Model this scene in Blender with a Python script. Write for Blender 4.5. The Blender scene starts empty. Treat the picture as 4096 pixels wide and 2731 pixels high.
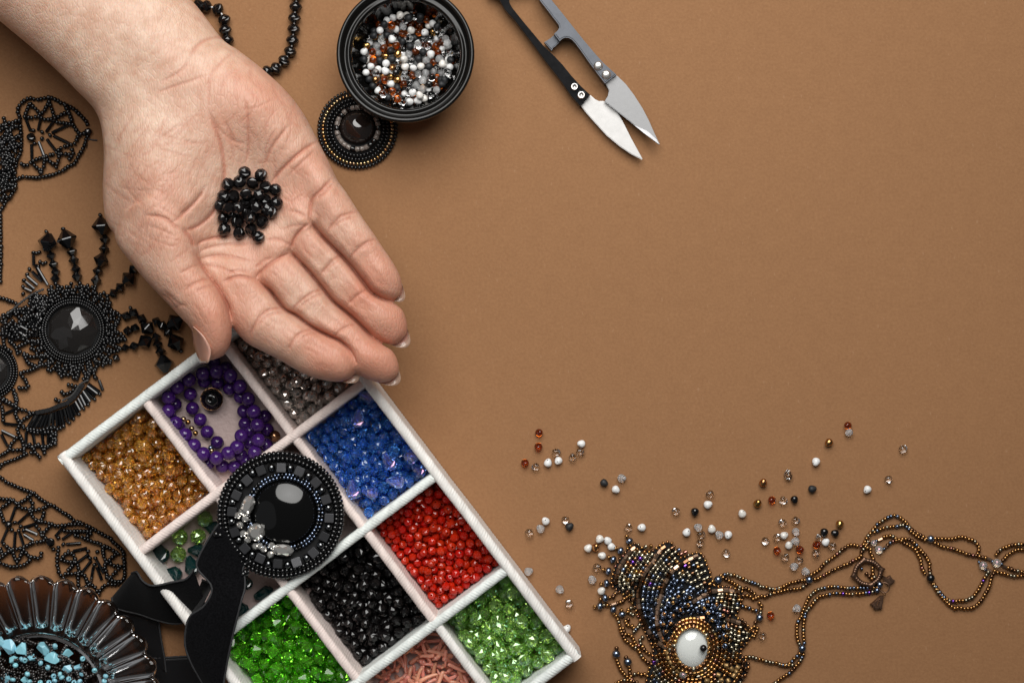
import bpy, bmesh, math, random
import numpy as np
from mathutils import Vector, Matrix, Quaternion

random.seed(7)
rng = np.random.default_rng(7)
scene = bpy.context.scene
COL = scene.collection

# ------------------------------------------------------------------ camera
CAM_H = 0.8            # metres above the paper
PX = 1e-4              # one photograph pixel on the paper is 0.1 mm
cam_data = bpy.data.cameras.new("camera")
cam = bpy.data.objects.new("camera", cam_data)
COL.objects.link(cam)
cam.location = (0, 0, CAM_H)
cam.rotation_euler = (0, 0, 0)
cam_data.sensor_width = 36.0
cam_data.lens = 36.0 * CAM_H / 0.4096
cam_data.clip_start = 0.02
cam_data.clip_end = 20.0
scene.camera = cam

# ------------------------------------------------------------------ studio light
world = bpy.data.worlds.new("World")
scene.world = world
world.use_nodes = True
bg = world.node_tree.nodes["Background"]
bg.inputs[0].default_value = (0.97, 0.98, 1.0, 1)
bg.inputs[1].default_value = 0.05


def softbox(name, loc, target, sx, sy, power, color, spread=180.0):
    d = bpy.data.lights.new(name, 'AREA')
    d.shape = 'ELLIPSE'
    d.size, d.size_y = sx, sy
    d.energy = power
    d.color = color
    d.spread = math.radians(spread)
    o = bpy.data.objects.new(name, d)
    COL.objects.link(o)
    o.location = loc
    o.rotation_euler = (Vector(target) - Vector(loc)).to_track_quat('-Z', 'Y').to_euler()
    return o


softbox("key_softbox", (-0.02, 0.42, 0.62), (-0.07, 0.06, 0.0), 0.74, 0.74, 3.95, (1.0, 0.985, 0.955), 130.0)
softbox("fill_softbox", (-0.95, -0.25, 1.0), (-0.05, 0.0, 0.0), 1.2, 1.2, 0.4, (0.95, 0.97, 1.0))

vs = scene.view_settings
vs.view_transform = 'Standard'
vs.look = 'None'
vs.exposure = 0.2
vs.gamma = 1.0
vs.use_curve_mapping = False
cy = scene.cycles
cy.max_bounces = 14
cy.diffuse_bounces = 4
cy.glossy_bounces = 5
cy.transmission_bounces = 12
cy.transparent_max_bounces = 8
cy.caustics_reflective = False
cy.caustics_refractive = True
cy.blur_glossy = 0.6
cy.sample_clamp_indirect = 6.0
cy.use_denoising = True

# ------------------------------------------------------------------ helpers


def P(px, py, h=0.0):
    """photograph pixel + height above the paper -> point in the place"""
    k = PX * (1.0 - h / CAM_H)
    return Vector(((px - 2048.0) * k, -(py - 1365.5) * k, h))


def mesh_from(name, verts, faces, mats=(), smooth=True, mat_idx=None):
    me = bpy.data.meshes.new(name)
    me.from_pydata([tuple(v) for v in verts], [], [tuple(f) for f in faces])
    for m in mats:
        me.materials.append(m)
    if smooth:
        me.polygons.foreach_set('use_smooth', [True] * len(me.polygons))
    if mat_idx is not None:
        me.polygons.foreach_set('material_index', mat_idx)
    me.update()
    return me


def link(name, data, parent=None, world_m=None, base=None):
    o = bpy.data.objects.new(name, data)
    COL.objects.link(o)
    if world_m is None:
        world_m = Matrix.Identity(4)
    if parent is not None:
        o.parent = parent
        root = parent
        off = Vector((0, 0, 0))
        while root is not None:
            off += root.location
            root = root.parent
        o.matrix_basis = Matrix.Translation(-off) @ world_m
    else:
        o.matrix_basis = world_m
    return o


def tag(o, label=None, cat=None, group=None, kind=None):
    if label:
        o["label"] = label
    if cat:
        o["category"] = cat
    if group:
        o["group"] = group
    if kind:
        o["kind"] = kind
    return o


def empty(name, loc, label, cat, group=None):
    o = bpy.data.objects.new(name, None)
    COL.objects.link(o)
    o.location = loc
    o.empty_display_size = 0.01
    return tag(o, label, cat, group)


def frame_m(loc, axis, up=(0, 0, 1), s=1.0, spin=0.0):
    """matrix whose local X runs along axis"""
    x = Vector(axis).normalized()
    u = Vector(up)
    y = u.cross(x)
    if y.length < 1e-5:
        y = Vector((0, 1, 0)).cross(x)
    y.normalize()
    z = x.cross(y)
    m = Matrix((x, y, z)).transposed().to_4x4()
    if spin:
        m = m @ Matrix.Rotation(spin, 4, 'X')
    if s != 1.0:
        m = m @ Matrix.Scale(s, 4)
    m.translation = Vector(loc)
    return m


def rand_rot(rg=rng):
    q = rg.normal(size=4)
    return Quaternion(tuple(q / np.linalg.norm(q))).to_matrix().to_4x4()


def catmull(pts, step=None, n=None):
    """smooth resample of a list of tuples (any dimension)"""
    a = np.array(pts, float)
    if len(a) == 2:
        dense = a[0] + (a[1] - a[0]) * np.linspace(0, 1, 40)[:, None]
    else:
        b = np.vstack([2 * a[0] - a[1], a, 2 * a[-1] - a[-2]])
        out = []
        for i in range(1, len(b) - 2):
            p0, p1, p2, p3 = b[i - 1], b[i], b[i + 1], b[i + 2]
            t = np.linspace(0, 1, 24, endpoint=False)[:, None]
            out.append(0.5 * ((2 * p1) + (-p0 + p2) * t + (2 * p0 - 5 * p1 + 4 * p2 - p3) * t ** 2 + (-p0 + 3 * p1 - 3 * p2 + p3) * t ** 3))
        out.append(a[-1:])
        dense = np.vstack(out)
    d = np.r_[0, np.cumsum(np.linalg.norm(np.diff(dense[:, :2], axis=0), axis=1))]
    if n is None:
        n = max(2, int(round(d[-1] / step)) + 1)
    s = np.linspace(0, d[-1], n)
    return np.stack([np.interp(s, d, dense[:, k]) for k in range(a.shape[1])], 1)


# ------------------------------------------------------------------ materials


def pm(name, col, rough=0.4, metal=0.0, trans=0.0, ior=1.5, coat=0.0, sss=0.0, sss_r=(1, .4, .2), sss_s=0.002,
       film=0.0, coat_ior=1.5, spec=0.5, sheen=0.0, vary=0.0, var_hue=0.0):
    m = bpy.data.materials.new(name)
    m.use_nodes = True
    nt = m.node_tree
    b = nt.nodes["Principled BSDF"]
    b.inputs["Base Color"].default_value = (*col, 1)
    b.inputs["Roughness"].default_value = rough
    b.inputs["Metallic"].default_value = metal
    b.inputs["Transmission Weight"].default_value = trans
    b.inputs["IOR"].default_value = ior
    b.inputs["Coat Weight"].default_value = coat
    b.inputs["Coat Roughness"].default_value = 0.03
    b.inputs["Coat IOR"].default_value = coat_ior
    b.inputs["Specular IOR Level"].default_value = spec
    if sss:
        b.inputs["Subsurface Weight"].default_value = sss
        b.inputs["Subsurface Radius"].default_value = sss_r
        b.inputs["Subsurface Scale"].default_value = sss_s
    if film:
        b.inputs["Thin Film Thickness"].default_value = film
        b.inputs["Thin Film IOR"].default_value = 1.8
    if sheen:
        b.inputs["Sheen Weight"].default_value = sheen
        b.inputs["Sheen Roughness"].default_value = 0.5
    if vary or var_hue:
        oi = nt.nodes.new("ShaderNodeObjectInfo")
        hs = nt.nodes.new("ShaderNodeHueSaturation")
        hs.inputs["Color"].default_value = (*col, 1)
        mr = nt.nodes.new("ShaderNodeMapRange")
        mr.inputs[3].default_value = 1 - vary
        mr.inputs[4].default_value = 1 + vary
        nt.links.new(oi.outputs["Random"], mr.inputs[0])
        nt.links.new(mr.outputs[0], hs.inputs["Value"])
        mh = nt.nodes.new("ShaderNodeMapRange")
        mh.inputs[3].default_value = 0.5 - var_hue
        mh.inputs[4].default_value = 0.5 + var_hue
        wn = nt.nodes.new("ShaderNodeTexWhiteNoise")
        wn.noise_dimensions = '1D'
        nt.links.new(oi.outputs["Random"], wn.inputs["W"])
        nt.links.new(wn.outputs["Value"], mh.inputs[0])
        nt.links.new(mh.outputs[0], hs.inputs["Hue"])
        nt.links.new(hs.outputs[0], b.inputs["Base Color"])
    return m


def N(nt, kind, **kw):
    n = nt.nodes.new(kind)
    for k, v in kw.items():
        if k.startswith('_'):
            setattr(n, k[1:], v)
        else:
            n.inputs[k.replace('__', ' ')].default_value = v
    return n


def add_bump(m, scale, strength, dist, detail=3.0, extra=None):
    nt = m.node_tree
    b = nt.nodes["Principled BSDF"]
    tc = N(nt, "ShaderNodeTexCoord")
    no = N(nt, "ShaderNodeTexNoise", Scale=scale, Detail=detail)
    bp = N(nt, "ShaderNodeBump", Strength=strength, Distance=dist)
    nt.links.new(tc.outputs["Object"], no.inputs["Vector"])
    nt.links.new(no.outputs["Fac"], bp.inputs["Height"])
    nt.links.new(bp.outputs[0], b.inputs["Normal"])
    return m


M = {}
M['black'] = pm("black_glass", (0.003, 0.003, 0.0035), 0.07, spec=0.7)
M['black_facet'] = pm("black_cut_glass", (0.004, 0.004, 0.0045), 0.05, spec=0.7)
M['black_satin'] = pm("black_satin_glass", (0.012, 0.012, 0.013), 0.28)
M['jet'] = pm("jet_cut_glass", (0.006, 0.005, 0.005), 0.06, spec=0.6)
M['black_matte'] = pm("black_matte_glass", (0.014, 0.015, 0.017), 0.55)
M['white'] = pm("white_glass", (0.80, 0.80, 0.79), 0.28, sss=0.15, sss_r=(1, 1, 1), sss_s=0.001)
M['pearl'] = pm("pearl_white_glass", (0.78, 0.75, 0.70), 0.18, coat=0.6)
M['clear'] = pm("clear_glass", (0.98, 0.98, 0.98), 0.02, trans=1.0, ior=1.5)
M['frost'] = pm("frosted_glass", (0.93, 0.93, 0.93), 0.42, trans=0.8, ior=1.45)
M['topaz'] = pm("topaz_glass", (0.58, 0.12, 0.012), 0.03, trans=0.93, ior=1.5)
M['bronze'] = pm("bronze_glass", (0.50, 0.27, 0.10), 0.20, metal=1.0, vary=0.25, var_hue=0.012)
M['bronze_dk'] = pm("brown_metal_glass", (0.26, 0.14, 0.075), 0.16, metal=1.0, vary=0.3)
M['copper'] = pm("copper_tube", (0.56, 0.36, 0.24), 0.24, metal=0.9, vary=0.4)
M['pyrite'] = pm("pyrite_glass", (0.44, 0.39, 0.29), 0.2, metal=1.0, vary=0.25)
M['steel'] = pm("blue_steel_glass", (0.22, 0.27, 0.37), 0.17, metal=1.0, vary=0.25)
M['hematite'] = pm("hematite", (0.16, 0.165, 0.17), 0.16, metal=1.0)
M['hematite_flat'] = pm("hematite_flat", (0.20, 0.20, 0.21), 0.26, metal=0.95, vary=0.5)
M['violet'] = pm("violet_metal_glass", (0.25, 0.10, 0.55), 0.14, metal=1.0)
M['rose'] = pm("rose_metal_glass", (0.36, 0.17, 0.13), 0.16, metal=1.0)
M['gold_matte'] = pm("matte_gold_glass", (0.38, 0.24, 0.10), 0.42, metal=0.7)
M['gold'] = pm("gold_glass", (0.58, 0.44, 0.24), 0.18, metal=1.0, vary=0.2, var_hue=0.02)
M['smoke'] = pm("smoky_lined_glass", (0.42, 0.36, 0.32), 0.08, trans=0.5, ior=1.5)
M['ab'] = pm("rainbow_clear_glass", (0.95, 0.95, 0.97), 0.04, trans=0.85, ior=1.55, film=420)
# ------------------------------------------------------------------ brown paper


def paper_material():
    m = pm("brown_paper", (0.315, 0.158, 0.075), 0.78, spec=0.18)
    nt = m.node_tree
    b = nt.nodes["Principled BSDF"]
    tc = N(nt, "ShaderNodeTexCoord")
    fine = N(nt, "ShaderNodeTexNoise", Scale=900.0, Detail=3.0, Roughness=0.6)
    mid = N(nt, "ShaderNodeTexNoise", Scale=160.0, Detail=4.0, Roughness=0.6)
    big = N(nt, "ShaderNodeTexNoise", Scale=9.0, Detail=2.0)
    for n in (fine, mid, big):
        nt.links.new(tc.outputs["Object"], n.inputs["Vector"])
    # fibre flecks: sparse pale specks
    fl = N(nt, "ShaderNodeTexNoise", Scale=760.0, Detail=1.0)
    mp = N(nt, "ShaderNodeMapping")
    mp.inputs["Scale"].default_value = (1.0, 0.45, 1.0)
    mp.inputs["Rotation"].default_value = (0, 0, 0.6)
    nt.links.new(tc.outputs["Object"], mp.inputs[0])
    nt.links.new(mp.outputs[0], fl.inputs["Vector"])
    fr = N(nt, "ShaderNodeValToRGB")
    fr.color_ramp.elements[0].position = 0.70
    fr.color_ramp.elements[0].color = (0, 0, 0, 1)
    fr.color_ramp.elements[1].position = 0.80
    fr.color_ramp.elements[1].color = (1, 1, 1, 1)
    nt.links.new(fl.outputs["Fac"], fr.inputs[0])
    r1 = N(nt, "ShaderNodeValToRGB")
    r1.color_ramp.elements[0].position = 0.25
    r1.color_ramp.elements[0].color = (0.258, 0.126, 0.057, 1)
    r1.color_ramp.elements[1].position = 0.75
    r1.color_ramp.elements[1].color = (0.336, 0.172, 0.080, 1)
    mixv = N(nt, "ShaderNodeMath", _operation='ADD')
    m1 = N(nt, "ShaderNodeMath", _operation='MULTIPLY'); m1.inputs[1].default_value = 0.72
    m2 = N(nt, "ShaderNodeMath", _operation='MULTIPLY'); m2.inputs[1].default_value = 0.28
    nt.links.new(fine.outputs["Fac"], m1.inputs[0])
    nt.links.new(mid.outputs["Fac"], m2.inputs[0])
    nt.links.new(m1.outputs[0], mixv.inputs[0])
    nt.links.new(m2.outputs[0], mixv.inputs[1])
    nt.links.new(mixv.outputs[0], r1.inputs[0])
    mx = N(nt, "ShaderNodeMix", _data_type='RGBA')
    mx.inputs[7].default_value = (0.40, 0.23, 0.13, 1)
    nt.links.new(r1.outputs[0], mx.inputs[6])
    f2 = N(nt, "ShaderNodeMath", _operation='MULTIPLY'); f2.inputs[1].default_value = 0.40
    nt.links.new(fr.outputs[0], f2.inputs[0])
    nt.links.new(f2.outputs[0], mx.inputs[0])
    hs = N(nt, "ShaderNodeHueSaturation")
    mr = N(nt, "ShaderNodeMapRange")
    mr.inputs[3].default_value = 0.97
    mr.inputs[4].default_value = 1.03
    nt.links.new(big.outputs["Fac"], mr.inputs[0])
    nt.links.new(mr.outputs[0], hs.inputs["Value"])
    nt.links.new(mx.outputs[2], hs.inputs["Color"])
    nt.links.new(hs.outputs[0], b.inputs["Base Color"])
    bp = N(nt, "ShaderNodeBump", Strength=0.35, Distance=0.0004)
    nt.links.new(mixv.outputs[0], bp.inputs["Height"])
    nt.links.new(bp.outputs[0], b.inputs["Normal"])
    return m


tab = mesh_from("tabletop", [(-1.2, -1.2, 0), (1.2, -1.2, 0), (1.2, 1.2, 0), (-1.2, 1.2, 0)], [(0, 1, 2, 3)], [paper_material()], smooth=False)
tag(link("tabletop", tab), "matte brown paper sheet covering the tabletop", None, None, "structure")

# ------------------------------------------------------------------ compartment box
BOX_H = 0.025
KB = PX * (1 - BOX_H / CAM_H)
BO = P(227, 1828, BOX_H)
BU = Vector((math.cos(math.radians(37.1)), math.sin(math.radians(37.1)), 0))
BV = Vector((math.cos(math.radians(-52.75)), math.sin(math.radians(-52.75)), 0))
UMAX, VMAX = 1188.0, 1901.0
WT = 40.0                                   # wall thickness, in pixels at the rim


def B(u, v, z):
    return Vector((BO.x, BO.y, 0)) + BU * (u * KB) + BV * (v * KB) + Vector((0, 0, z))


def cord_material(name, col):
    m = pm(name, col, 0.55, spec=0.3, sss=0.12, sss_r=(1, .85, .8), sss_s=0.0008)
    nt = m.node_tree
    b = nt.nodes["Principled BSDF"]
    tc = N(nt, "ShaderNodeTexCoord")
    no = N(nt, "ShaderNodeTexNoise", Scale=420.0, Detail=3.0)
    mp = N(nt, "ShaderNodeMapping")
    mp.inputs["Rotation"].default_value = (0.3, 0.2, 0.5)
    mp.inputs["Scale"].default_value = (1, 0.25, 1)
    nt.links.new(tc.outputs["Object"], mp.inputs[0])
    nt.links.new(mp.outputs[0], no.inputs["Vector"])
    bp = N(nt, "ShaderNodeBump", Strength=0.5, Distance=0.0005)
    nt.links.new(no.outputs["Fac"], bp.inputs["Height"])
    nt.links.new(bp.outputs[0], b.inputs["Normal"])
    r = N(nt, "ShaderNodeValToRGB")
    r.color_ramp.elements[0].color = (*[c * 0.86 for c in col], 1)
    r.color_ramp.elements[1].color = (*[min(1, c * 1.06) for c in col], 1)
    r.color_ramp.elements[0].position = 0.3
    r.color_ramp.elements[1].position = 0.65
    nt.links.new(no.outputs["Fac"], r.inputs[0])
    nt.links.new(r.outputs[0], b.inputs["Base Color"])
    return m


CORD_MINT = cord_material("mint_white_cord", (0.82, 0.86, 0.83))
CORD_PINK = cord_material("pink_white_cord", (0.86, 0.73, 0.68))
CORD_CREAM = cord_material("cream_white_cord", (0.88, 0.85, 0.81))


def cord_wall(name, parent, a, b, mat, width=WT, h=BOX_H, seed=0, twist=2.6, pitch=0.00125, z0=0.0004, amp=0.00012):
    """board wrapped in a twisted paper cord: a swept arch with slanted ridges; a, b are (u, v) centre-line ends"""
    r = np.random.default_rng(seed + 100)
    A, Bp = B(a[0], a[1], 0), B(b[0], b[1], 0)
    d = Bp - A
    L = d.length
    x = d.normalized()
    y = Vector((-x.y, x.x, 0))
    w = width * KB / 2
    n = max(4, int(L / 0.00026))
    prof = []                                # (offset across, z, normal across, normal z, arc position)
    top = h - w * 0.85
    for z in np.linspace(z0, top, 5)[:-1]:
        prof.append((-w, z, -1, 0, z - top))
    for t in np.linspace(math.pi, 0, 19):
        prof.append((w * math.cos(t), top + w * 0.85 * math.sin(t), math.cos(t), math.sin(t), (math.pi - t) * w))
    for z in np.linspace(top, z0, 5)[1:]:
        prof.append((w, z, 1, 0, math.pi * w + top - z))
    prof = np.array(prof)
    k = len(prof)
    s = np.linspace(0, L, n)
    ph = np.cumsum(r.normal(0, 0.10, n)) * 0.5
    wob = np.interp(s, np.linspace(0, L, 14), r.normal(0, 0.00005, 14))
    S, Q = np.meshgrid(s, np.arange(k), indexing='ij')
    arc = prof[:, 4][None, :]
    ridge = amp * (np.abs(np.sin(math.pi * (S / pitch + twist * arc / (math.pi * w) * 0.9) + ph[:, None])) * 2 - 1)
    ridge = ridge * (0.75 + 0.35 * np.sin(S * 900 + seed)) + 0.00002 * r.normal(size=S.shape)
    across = prof[:, 0][None, :] + prof[:, 2][None, :] * ridge + wob[:, None]
    zz = prof[:, 1][None, :] + prof[:, 3][None, :] * ridge
    X = A.x + x.x * S + y.x * across
    Y = A.y + x.y * S + y.y * across
    V = np.stack([X, Y, zz], -1).reshape(-1, 3)
    i = np.arange(n - 1)[:, None] * k
    j = np.arange(k - 1)[None, :]
    q = (i + j).ravel()
    F = np.stack([q, q + 1, q + k + 1, q + k], 1).tolist()
    F.append(list(range(k)))
    F.append(list(range((n - 1) * k, n * k))[::-1])
    me = mesh_from(name, V.tolist(), F, [mat])
    return link(name, me, parent)


box = empty("bead_box", B(UMAX / 2, VMAX / 2, 0), "white cord-wrapped compartment box full of coloured beads", "box")
h2 = WT / 2
cord_wall("outer_wall", box, (0, h2), (UMAX, h2), CORD_MINT, seed=1)
cord_wall("outer_wall", box, (h2, -2), (h2, VMAX), CORD_CREAM, seed=2, h=BOX_H + 0.0003)
cord_wall("outer_wall", box, (UMAX - h2, -2), (UMAX - h2, VMAX), CORD_CREAM, seed=3, h=BOX_H + 0.0003)
cord_wall("outer_wall", box, (0, VMAX - h2), (UMAX, VMAX - h2), CORD_MINT, seed=4, h=BOX_H - 0.0002)
ROWV = [0, 502, 974, 1446, VMAX]
COLU = [0, 414, 802, UMAX]
for i, v in enumerate(ROWV[1:4]):
    cord_wall("divider", box, (WT - 8, v), (UMAX - WT + 8, v), [CORD_PINK, CORD_MINT, CORD_MINT][i], seed=10 + i, h=BOX_H - 0.0006, width=38)
for j, u in enumerate(COLU[1:3]):
    for i in range(4):
        a, b = ROWV[i] + (WT - 6 if i == 0 else 16), ROWV[i + 1] - (16 if i < 3 else WT - 6)
        cord_wall("divider", box, (u, a), (u, b), CORD_PINK if (i < 3) else CORD_CREAM, seed=20 + i + 5 * j, h=BOX_H - 0.0012, width=36, twist=1.2, pitch=0.0011)
FLOOR_Z = 0.002
floor_mat = pm("pinkish_paper_lining", (0.58, 0.44, 0.41), 0.5)
add_bump(floor_mat, 500.0, 0.6, 0.0006)
fl_v = [B(20, 20, 0.0006), B(UMAX - 20, 20, 0.0006), B(UMAX - 20, VMAX - 20, 0.0006), B(20, VMAX - 20, 0.0006)]
fl_v += [v + Vector((0, 0, FLOOR_Z - 0.0006)) for v in fl_v]
link("floor_panel", mesh_from("floor_panel", fl_v, [(3, 2, 1, 0), (4, 5, 6, 7), (0, 1, 5, 4), (1, 2, 6, 5), (2, 3, 7, 6), (3, 0, 4, 7)], [floor_mat], smooth=False), box)
# ------------------------------------------------------------------ the open hand


def loft(secs, step=9.0, ring=56, e=0.92):
    """secs: (Lx, Ly, Rx, Ry, zc, up, down) in pixels / mm; elliptical sections through the two edge points"""
    a = np.array(secs, float)
    mid = np.c_[(a[:, 0] + a[:, 2]) / 2, (a[:, 1] + a[:, 3]) / 2]
    s = catmull(np.c_[mid, (a[:, 0] - a[:, 2]) / 2, (a[:, 1] - a[:, 3]) / 2, a[:, 4:]], step=step)
    V, F = [], []
    for row in s:
        mx, my, hx, hy, zc, up, dn = row
        for k in range(ring):
            t = 2 * math.pi * k / ring
            c, sn = math.cos(t), math.sin(t)
            z = (zc + (up if sn > 0 else dn) * math.copysign(abs(sn) ** e, sn)) * 1e-3
            V.append(P(mx + hx * c, my + hy * c, z))
    n = len(s)
    for i in range(n - 1):
        for k in range(ring):
            k2 = (k + 1) % ring
            F.append((i * ring + k, i * ring + k2, (i + 1) * ring + k2, (i + 1) * ring + k))
    F.append(tuple(range(ring))[::-1])
    F.append(tuple(range((n - 1) * ring, n * ring)))
    return V, F


body = [(-820, -560, 30, -640, 42, 24, 25), (-500, -330, 330, -420, 42, 24, 25), (-250, -125, 545, -215, 42.5, 23.5, 24), (0, 86, 765, 0, 43, 22.5, 22),
        (166, 226, 886, 153, 43.5, 21, 20), (300, 357, 957, 204, 44, 19.5, 18), (389, 459, 1055, 281, 44, 19, 17), (416, 600, 1140, 360, 44, 19, 16),
        (412, 790, 1210, 448, 44, 18, 16), (440, 915, 1278, 574, 44, 16.5, 15), (560, 1000, 1312, 640, 44, 14.5, 14), (700, 1090, 1350, 720, 44, 12.5, 13),
        (850, 1190, 1378, 772, 44.5, 10.5, 11.5), (915, 1240, 1330, 830, 45, 8, 9.5), (980, 1250, 1300, 900, 45, 4, 5)]
thumb = [(470, 860, 760, 720, 46, 14, 12), (462, 960, 790, 830, 48, 13, 11), (530, 1058, 800, 950, 51, 12.5, 11), (599, 1140, 806, 1052, 53, 11.5, 10.5),
         (663, 1207, 840, 1110, 54, 10.5, 10), (721, 1268, 884, 1172, 54.5, 10, 9.5), (762, 1312, 908, 1230, 54.5, 9.8, 9), (786, 1358, 924, 1290, 54, 9.5, 8.5),
         (800, 1398, 927, 1345, 53.5, 8.5, 7.5), (818, 1430, 915, 1392, 53, 6.5, 6), (845, 1443, 893, 1424, 52.5, 3.5, 3.5)]
index = [(700, 1010, 960, 900, 45, 8, 9), (800, 1130, 1000, 1010, 46, 9.3, 9), (880, 1245, 1045, 1110, 47.5, 9.8, 9), (928, 1308, 1080, 1165, 48.5, 9.3, 8.5), (985, 1370, 1122, 1218, 49, 9, 8),
         (1055, 1408, 1168, 1252, 49.2, 8.9, 8), (1119, 1440, 1222, 1288, 49.2, 8.6, 8), (1183, 1478, 1275, 1322, 49, 8.1, 7.8), (1246, 1507, 1325, 1348, 48.8, 8.0, 7.3),
         (1310, 1523, 1370, 1374, 48.4, 7.7, 6.8), (1358, 1527, 1402, 1406, 48, 6.9, 5.8), (1394, 1516, 1418, 1440, 47.5, 5, 4.3), (1414, 1500, 1422, 1462, 47, 2.4, 2.2)]
middle = [(880, 970, 1060, 870, 44, 8, 9), (960, 1075, 1110, 945, 45, 9, 9), (1018, 1130, 1155, 1002, 46, 9.2, 9), (1070, 1170, 1197, 1046, 46.6, 9, 8.6), (1125, 1240, 1253, 1108, 46.6, 8.6, 8.2),
          (1172, 1285, 1293, 1158, 46.5, 8.3, 8), (1215, 1330, 1342, 1215, 46.2, 8.5, 8), (1275, 1372, 1419, 1280, 46.0, 8.2, 8), (1338, 1425, 1477, 1338, 45.8, 8, 7.5),
          (1392, 1474, 1530, 1378, 45.6, 8.2, 7), (1440, 1503, 1566, 1400, 45.4, 7.8, 6.6), (1492, 1524, 1587, 1432, 45.1, 6.6, 5.6), (1532, 1531, 1597, 1472, 44.8, 4.5, 4.2), (1562, 1524, 1592, 1500, 44.5, 2, 2)]
ringf = [(1010, 850, 1150, 760, 44, 8, 8.5), (1085, 935, 1210, 835, 44.6, 8.8, 8.5), (1148, 1005, 1262, 895, 45, 8.8, 8.5), (1182, 1042, 1310, 945, 45, 8.6, 8), (1240, 1112, 1365, 1005, 44.8, 8.3, 8),
         (1282, 1158, 1412, 1050, 44.5, 8.1, 7.8), (1328, 1206, 1462, 1105, 44.2, 8.2, 7.6), (1378, 1250, 1505, 1155, 44, 7.9, 7.3), (1424, 1290, 1548, 1190, 43.8, 7.9, 7),
         (1475, 1332, 1582, 1214, 43.6, 7.8, 6.6), (1520, 1363, 1613, 1245, 43.4, 7, 5.8), (1560, 1379, 1629, 1297, 43.1, 5.2, 4.6), (1590, 1376, 1630, 1335, 42.8, 2.6, 2.4)]
pinky = [(1010, 640, 1230, 540, 44, 8, 9), (1120, 735, 1300, 635, 45, 8.5, 9), (1190, 812, 1346, 718, 46, 8.6, 8.6), (1240, 880, 1386, 770, 47, 8.2, 8), (1291, 949, 1426, 834, 47.6, 7.8, 7.4), (1336, 993, 1466, 893, 47.8, 7.6, 7),
         (1374, 1032, 1501, 943, 47.7, 7.4, 6.9), (1412, 1076, 1535, 995, 47.5, 7.0, 6.6), (1451, 1127, 1567, 1042, 47.2, 6.9, 6.2), (1482, 1166, 1592, 1085, 46.8, 6.6, 5.8),
         (1521, 1191, 1605, 1120, 46.4, 5.6, 5), (1553, 1203, 1609, 1152, 46, 3.9, 3.6), (1578, 1202, 1606, 1178, 45.7, 1.9, 1.8)]

hv, hf = [], []
for part in (body, thumb, index, middle, ringf, pinky):
    v, f = loft(part)
    o = len(hv)
    hv += v
    hf += [tuple(i + o for i in q) for q in f]
tmp_me = mesh_from("hand_raw", hv, hf)
tmp = bpy.data.objects.new("hand_raw", tmp_me)
COL.objects.link(tmp)
rm = tmp.modifiers.new("union", 'REMESH')
rm.mode = 'VOXEL'
rm.voxel_size = 0.00046
dg = bpy.context.evaluated_depsgraph_get()
ev = tmp.evaluated_get(dg)
hand_me = bpy.data.meshes.new_from_object(ev)
bpy.data.objects.remove(tmp)
nv = len(hand_me.vertices)
hc = np.empty(nv * 3)
hand_me.vertices.foreach_get('co', hc)
hc = hc.reshape(-1, 3)
he = np.empty(len(hand_me.edges) * 2, dtype=np.int64)
hand_me.edges.foreach_get('vertices', he)
he = he.reshape(-1, 2)
deg = np.bincount(he.ravel(), minlength=nv).astype(float)


def relax(c, it, lam=0.5):
    for _ in range(it):
        acc = np.zeros_like(c)
        for k in range(3):
            acc[:, k] = np.bincount(he[:, 0], weights=c[he[:, 1], k], minlength=nv) + np.bincount(he[:, 1], weights=c[he[:, 0], k], minlength=nv)
        c = c + lam * (acc / deg[:, None] - c)
    return c


hc = relax(hc, 12)


def to_px(c):
    k = PX * (1 - c[:, 2] / CAM_H)
    return 2048 + c[:, 0] / k, 1365.5 - c[:, 1] / k


def hand_normals(c):
    hand_me.vertices.foreach_set('co', c.ravel())
    hand_me.update()
    n = np.empty(nv * 3)
    hand_me.vertex_normals.foreach_get('vector', n)
    return n.reshape(-1, 3)


hn = hand_normals(hc)
qx, qy = to_px(hc)
topw = np.clip((hn[:, 2] - 0.05) / 0.5, 0, 1)
# broad forms: thenar and hypothenar mounds, palm hollow, finger pads   (px, py, r along, r across, angle of long axis, mm)
mounds = [(610, 720, 330, 170, 62, 5.2), (700, 880, 150, 130, 50, 2.5), (1040, 420, 260, 130, 52, 3.6), (960, 800, 210, 170, 50, -6.0), (1020, 640, 190, 110, 60, -3.0), (880, 930, 120, 100, 20, -3.2),
          (960, 1075, 90, 60, 60, 1.8), (1085, 985, 75, 50, 60, 1.6), (1190, 870, 75, 50, 60, 1.6), (1260, 690, 110, 60, 55, 1.8), (560, 300, 330, 90, 42, -0.6), (640, 200, 300, 60, 42, .4),
          (1030, 1290, 60, 55, 30, .9), (1180, 1370, 60, 50, 30, .6), (1330, 1440, 70, 60, 30, .8), (1120, 1120, 60, 45, 45, .8), (1260, 1215, 55, 45, 40, .6), (1480, 1420, 70, 60, 35, .9),
          (1250, 1005, 60, 45, 48, .7), (1370, 1130, 60, 40, 45, .6), (1520, 1270, 70, 55, 40, .9), (1320, 830, 65, 50, 52, .8), (1420, 950, 55, 45, 52, .6), (1530, 1090, 65, 50, 52, .8), (850, 1250, 110, 70, 62, 1.0)]
dz = np.zeros(nv)
for (mx, my, ra, rc, ang, a) in mounds:
    t = math.radians(ang)
    dx, dy = qx - mx, qy - my
    l = dx * math.cos(t) + dy * math.sin(t)
    c = -dx * math.sin(t) + dy * math.cos(t)
    dz += a * 1e-3 * np.exp(-(l / ra) ** 2 - (c / rc) ** 2)
hc[:, 2] += dz * topw
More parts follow.
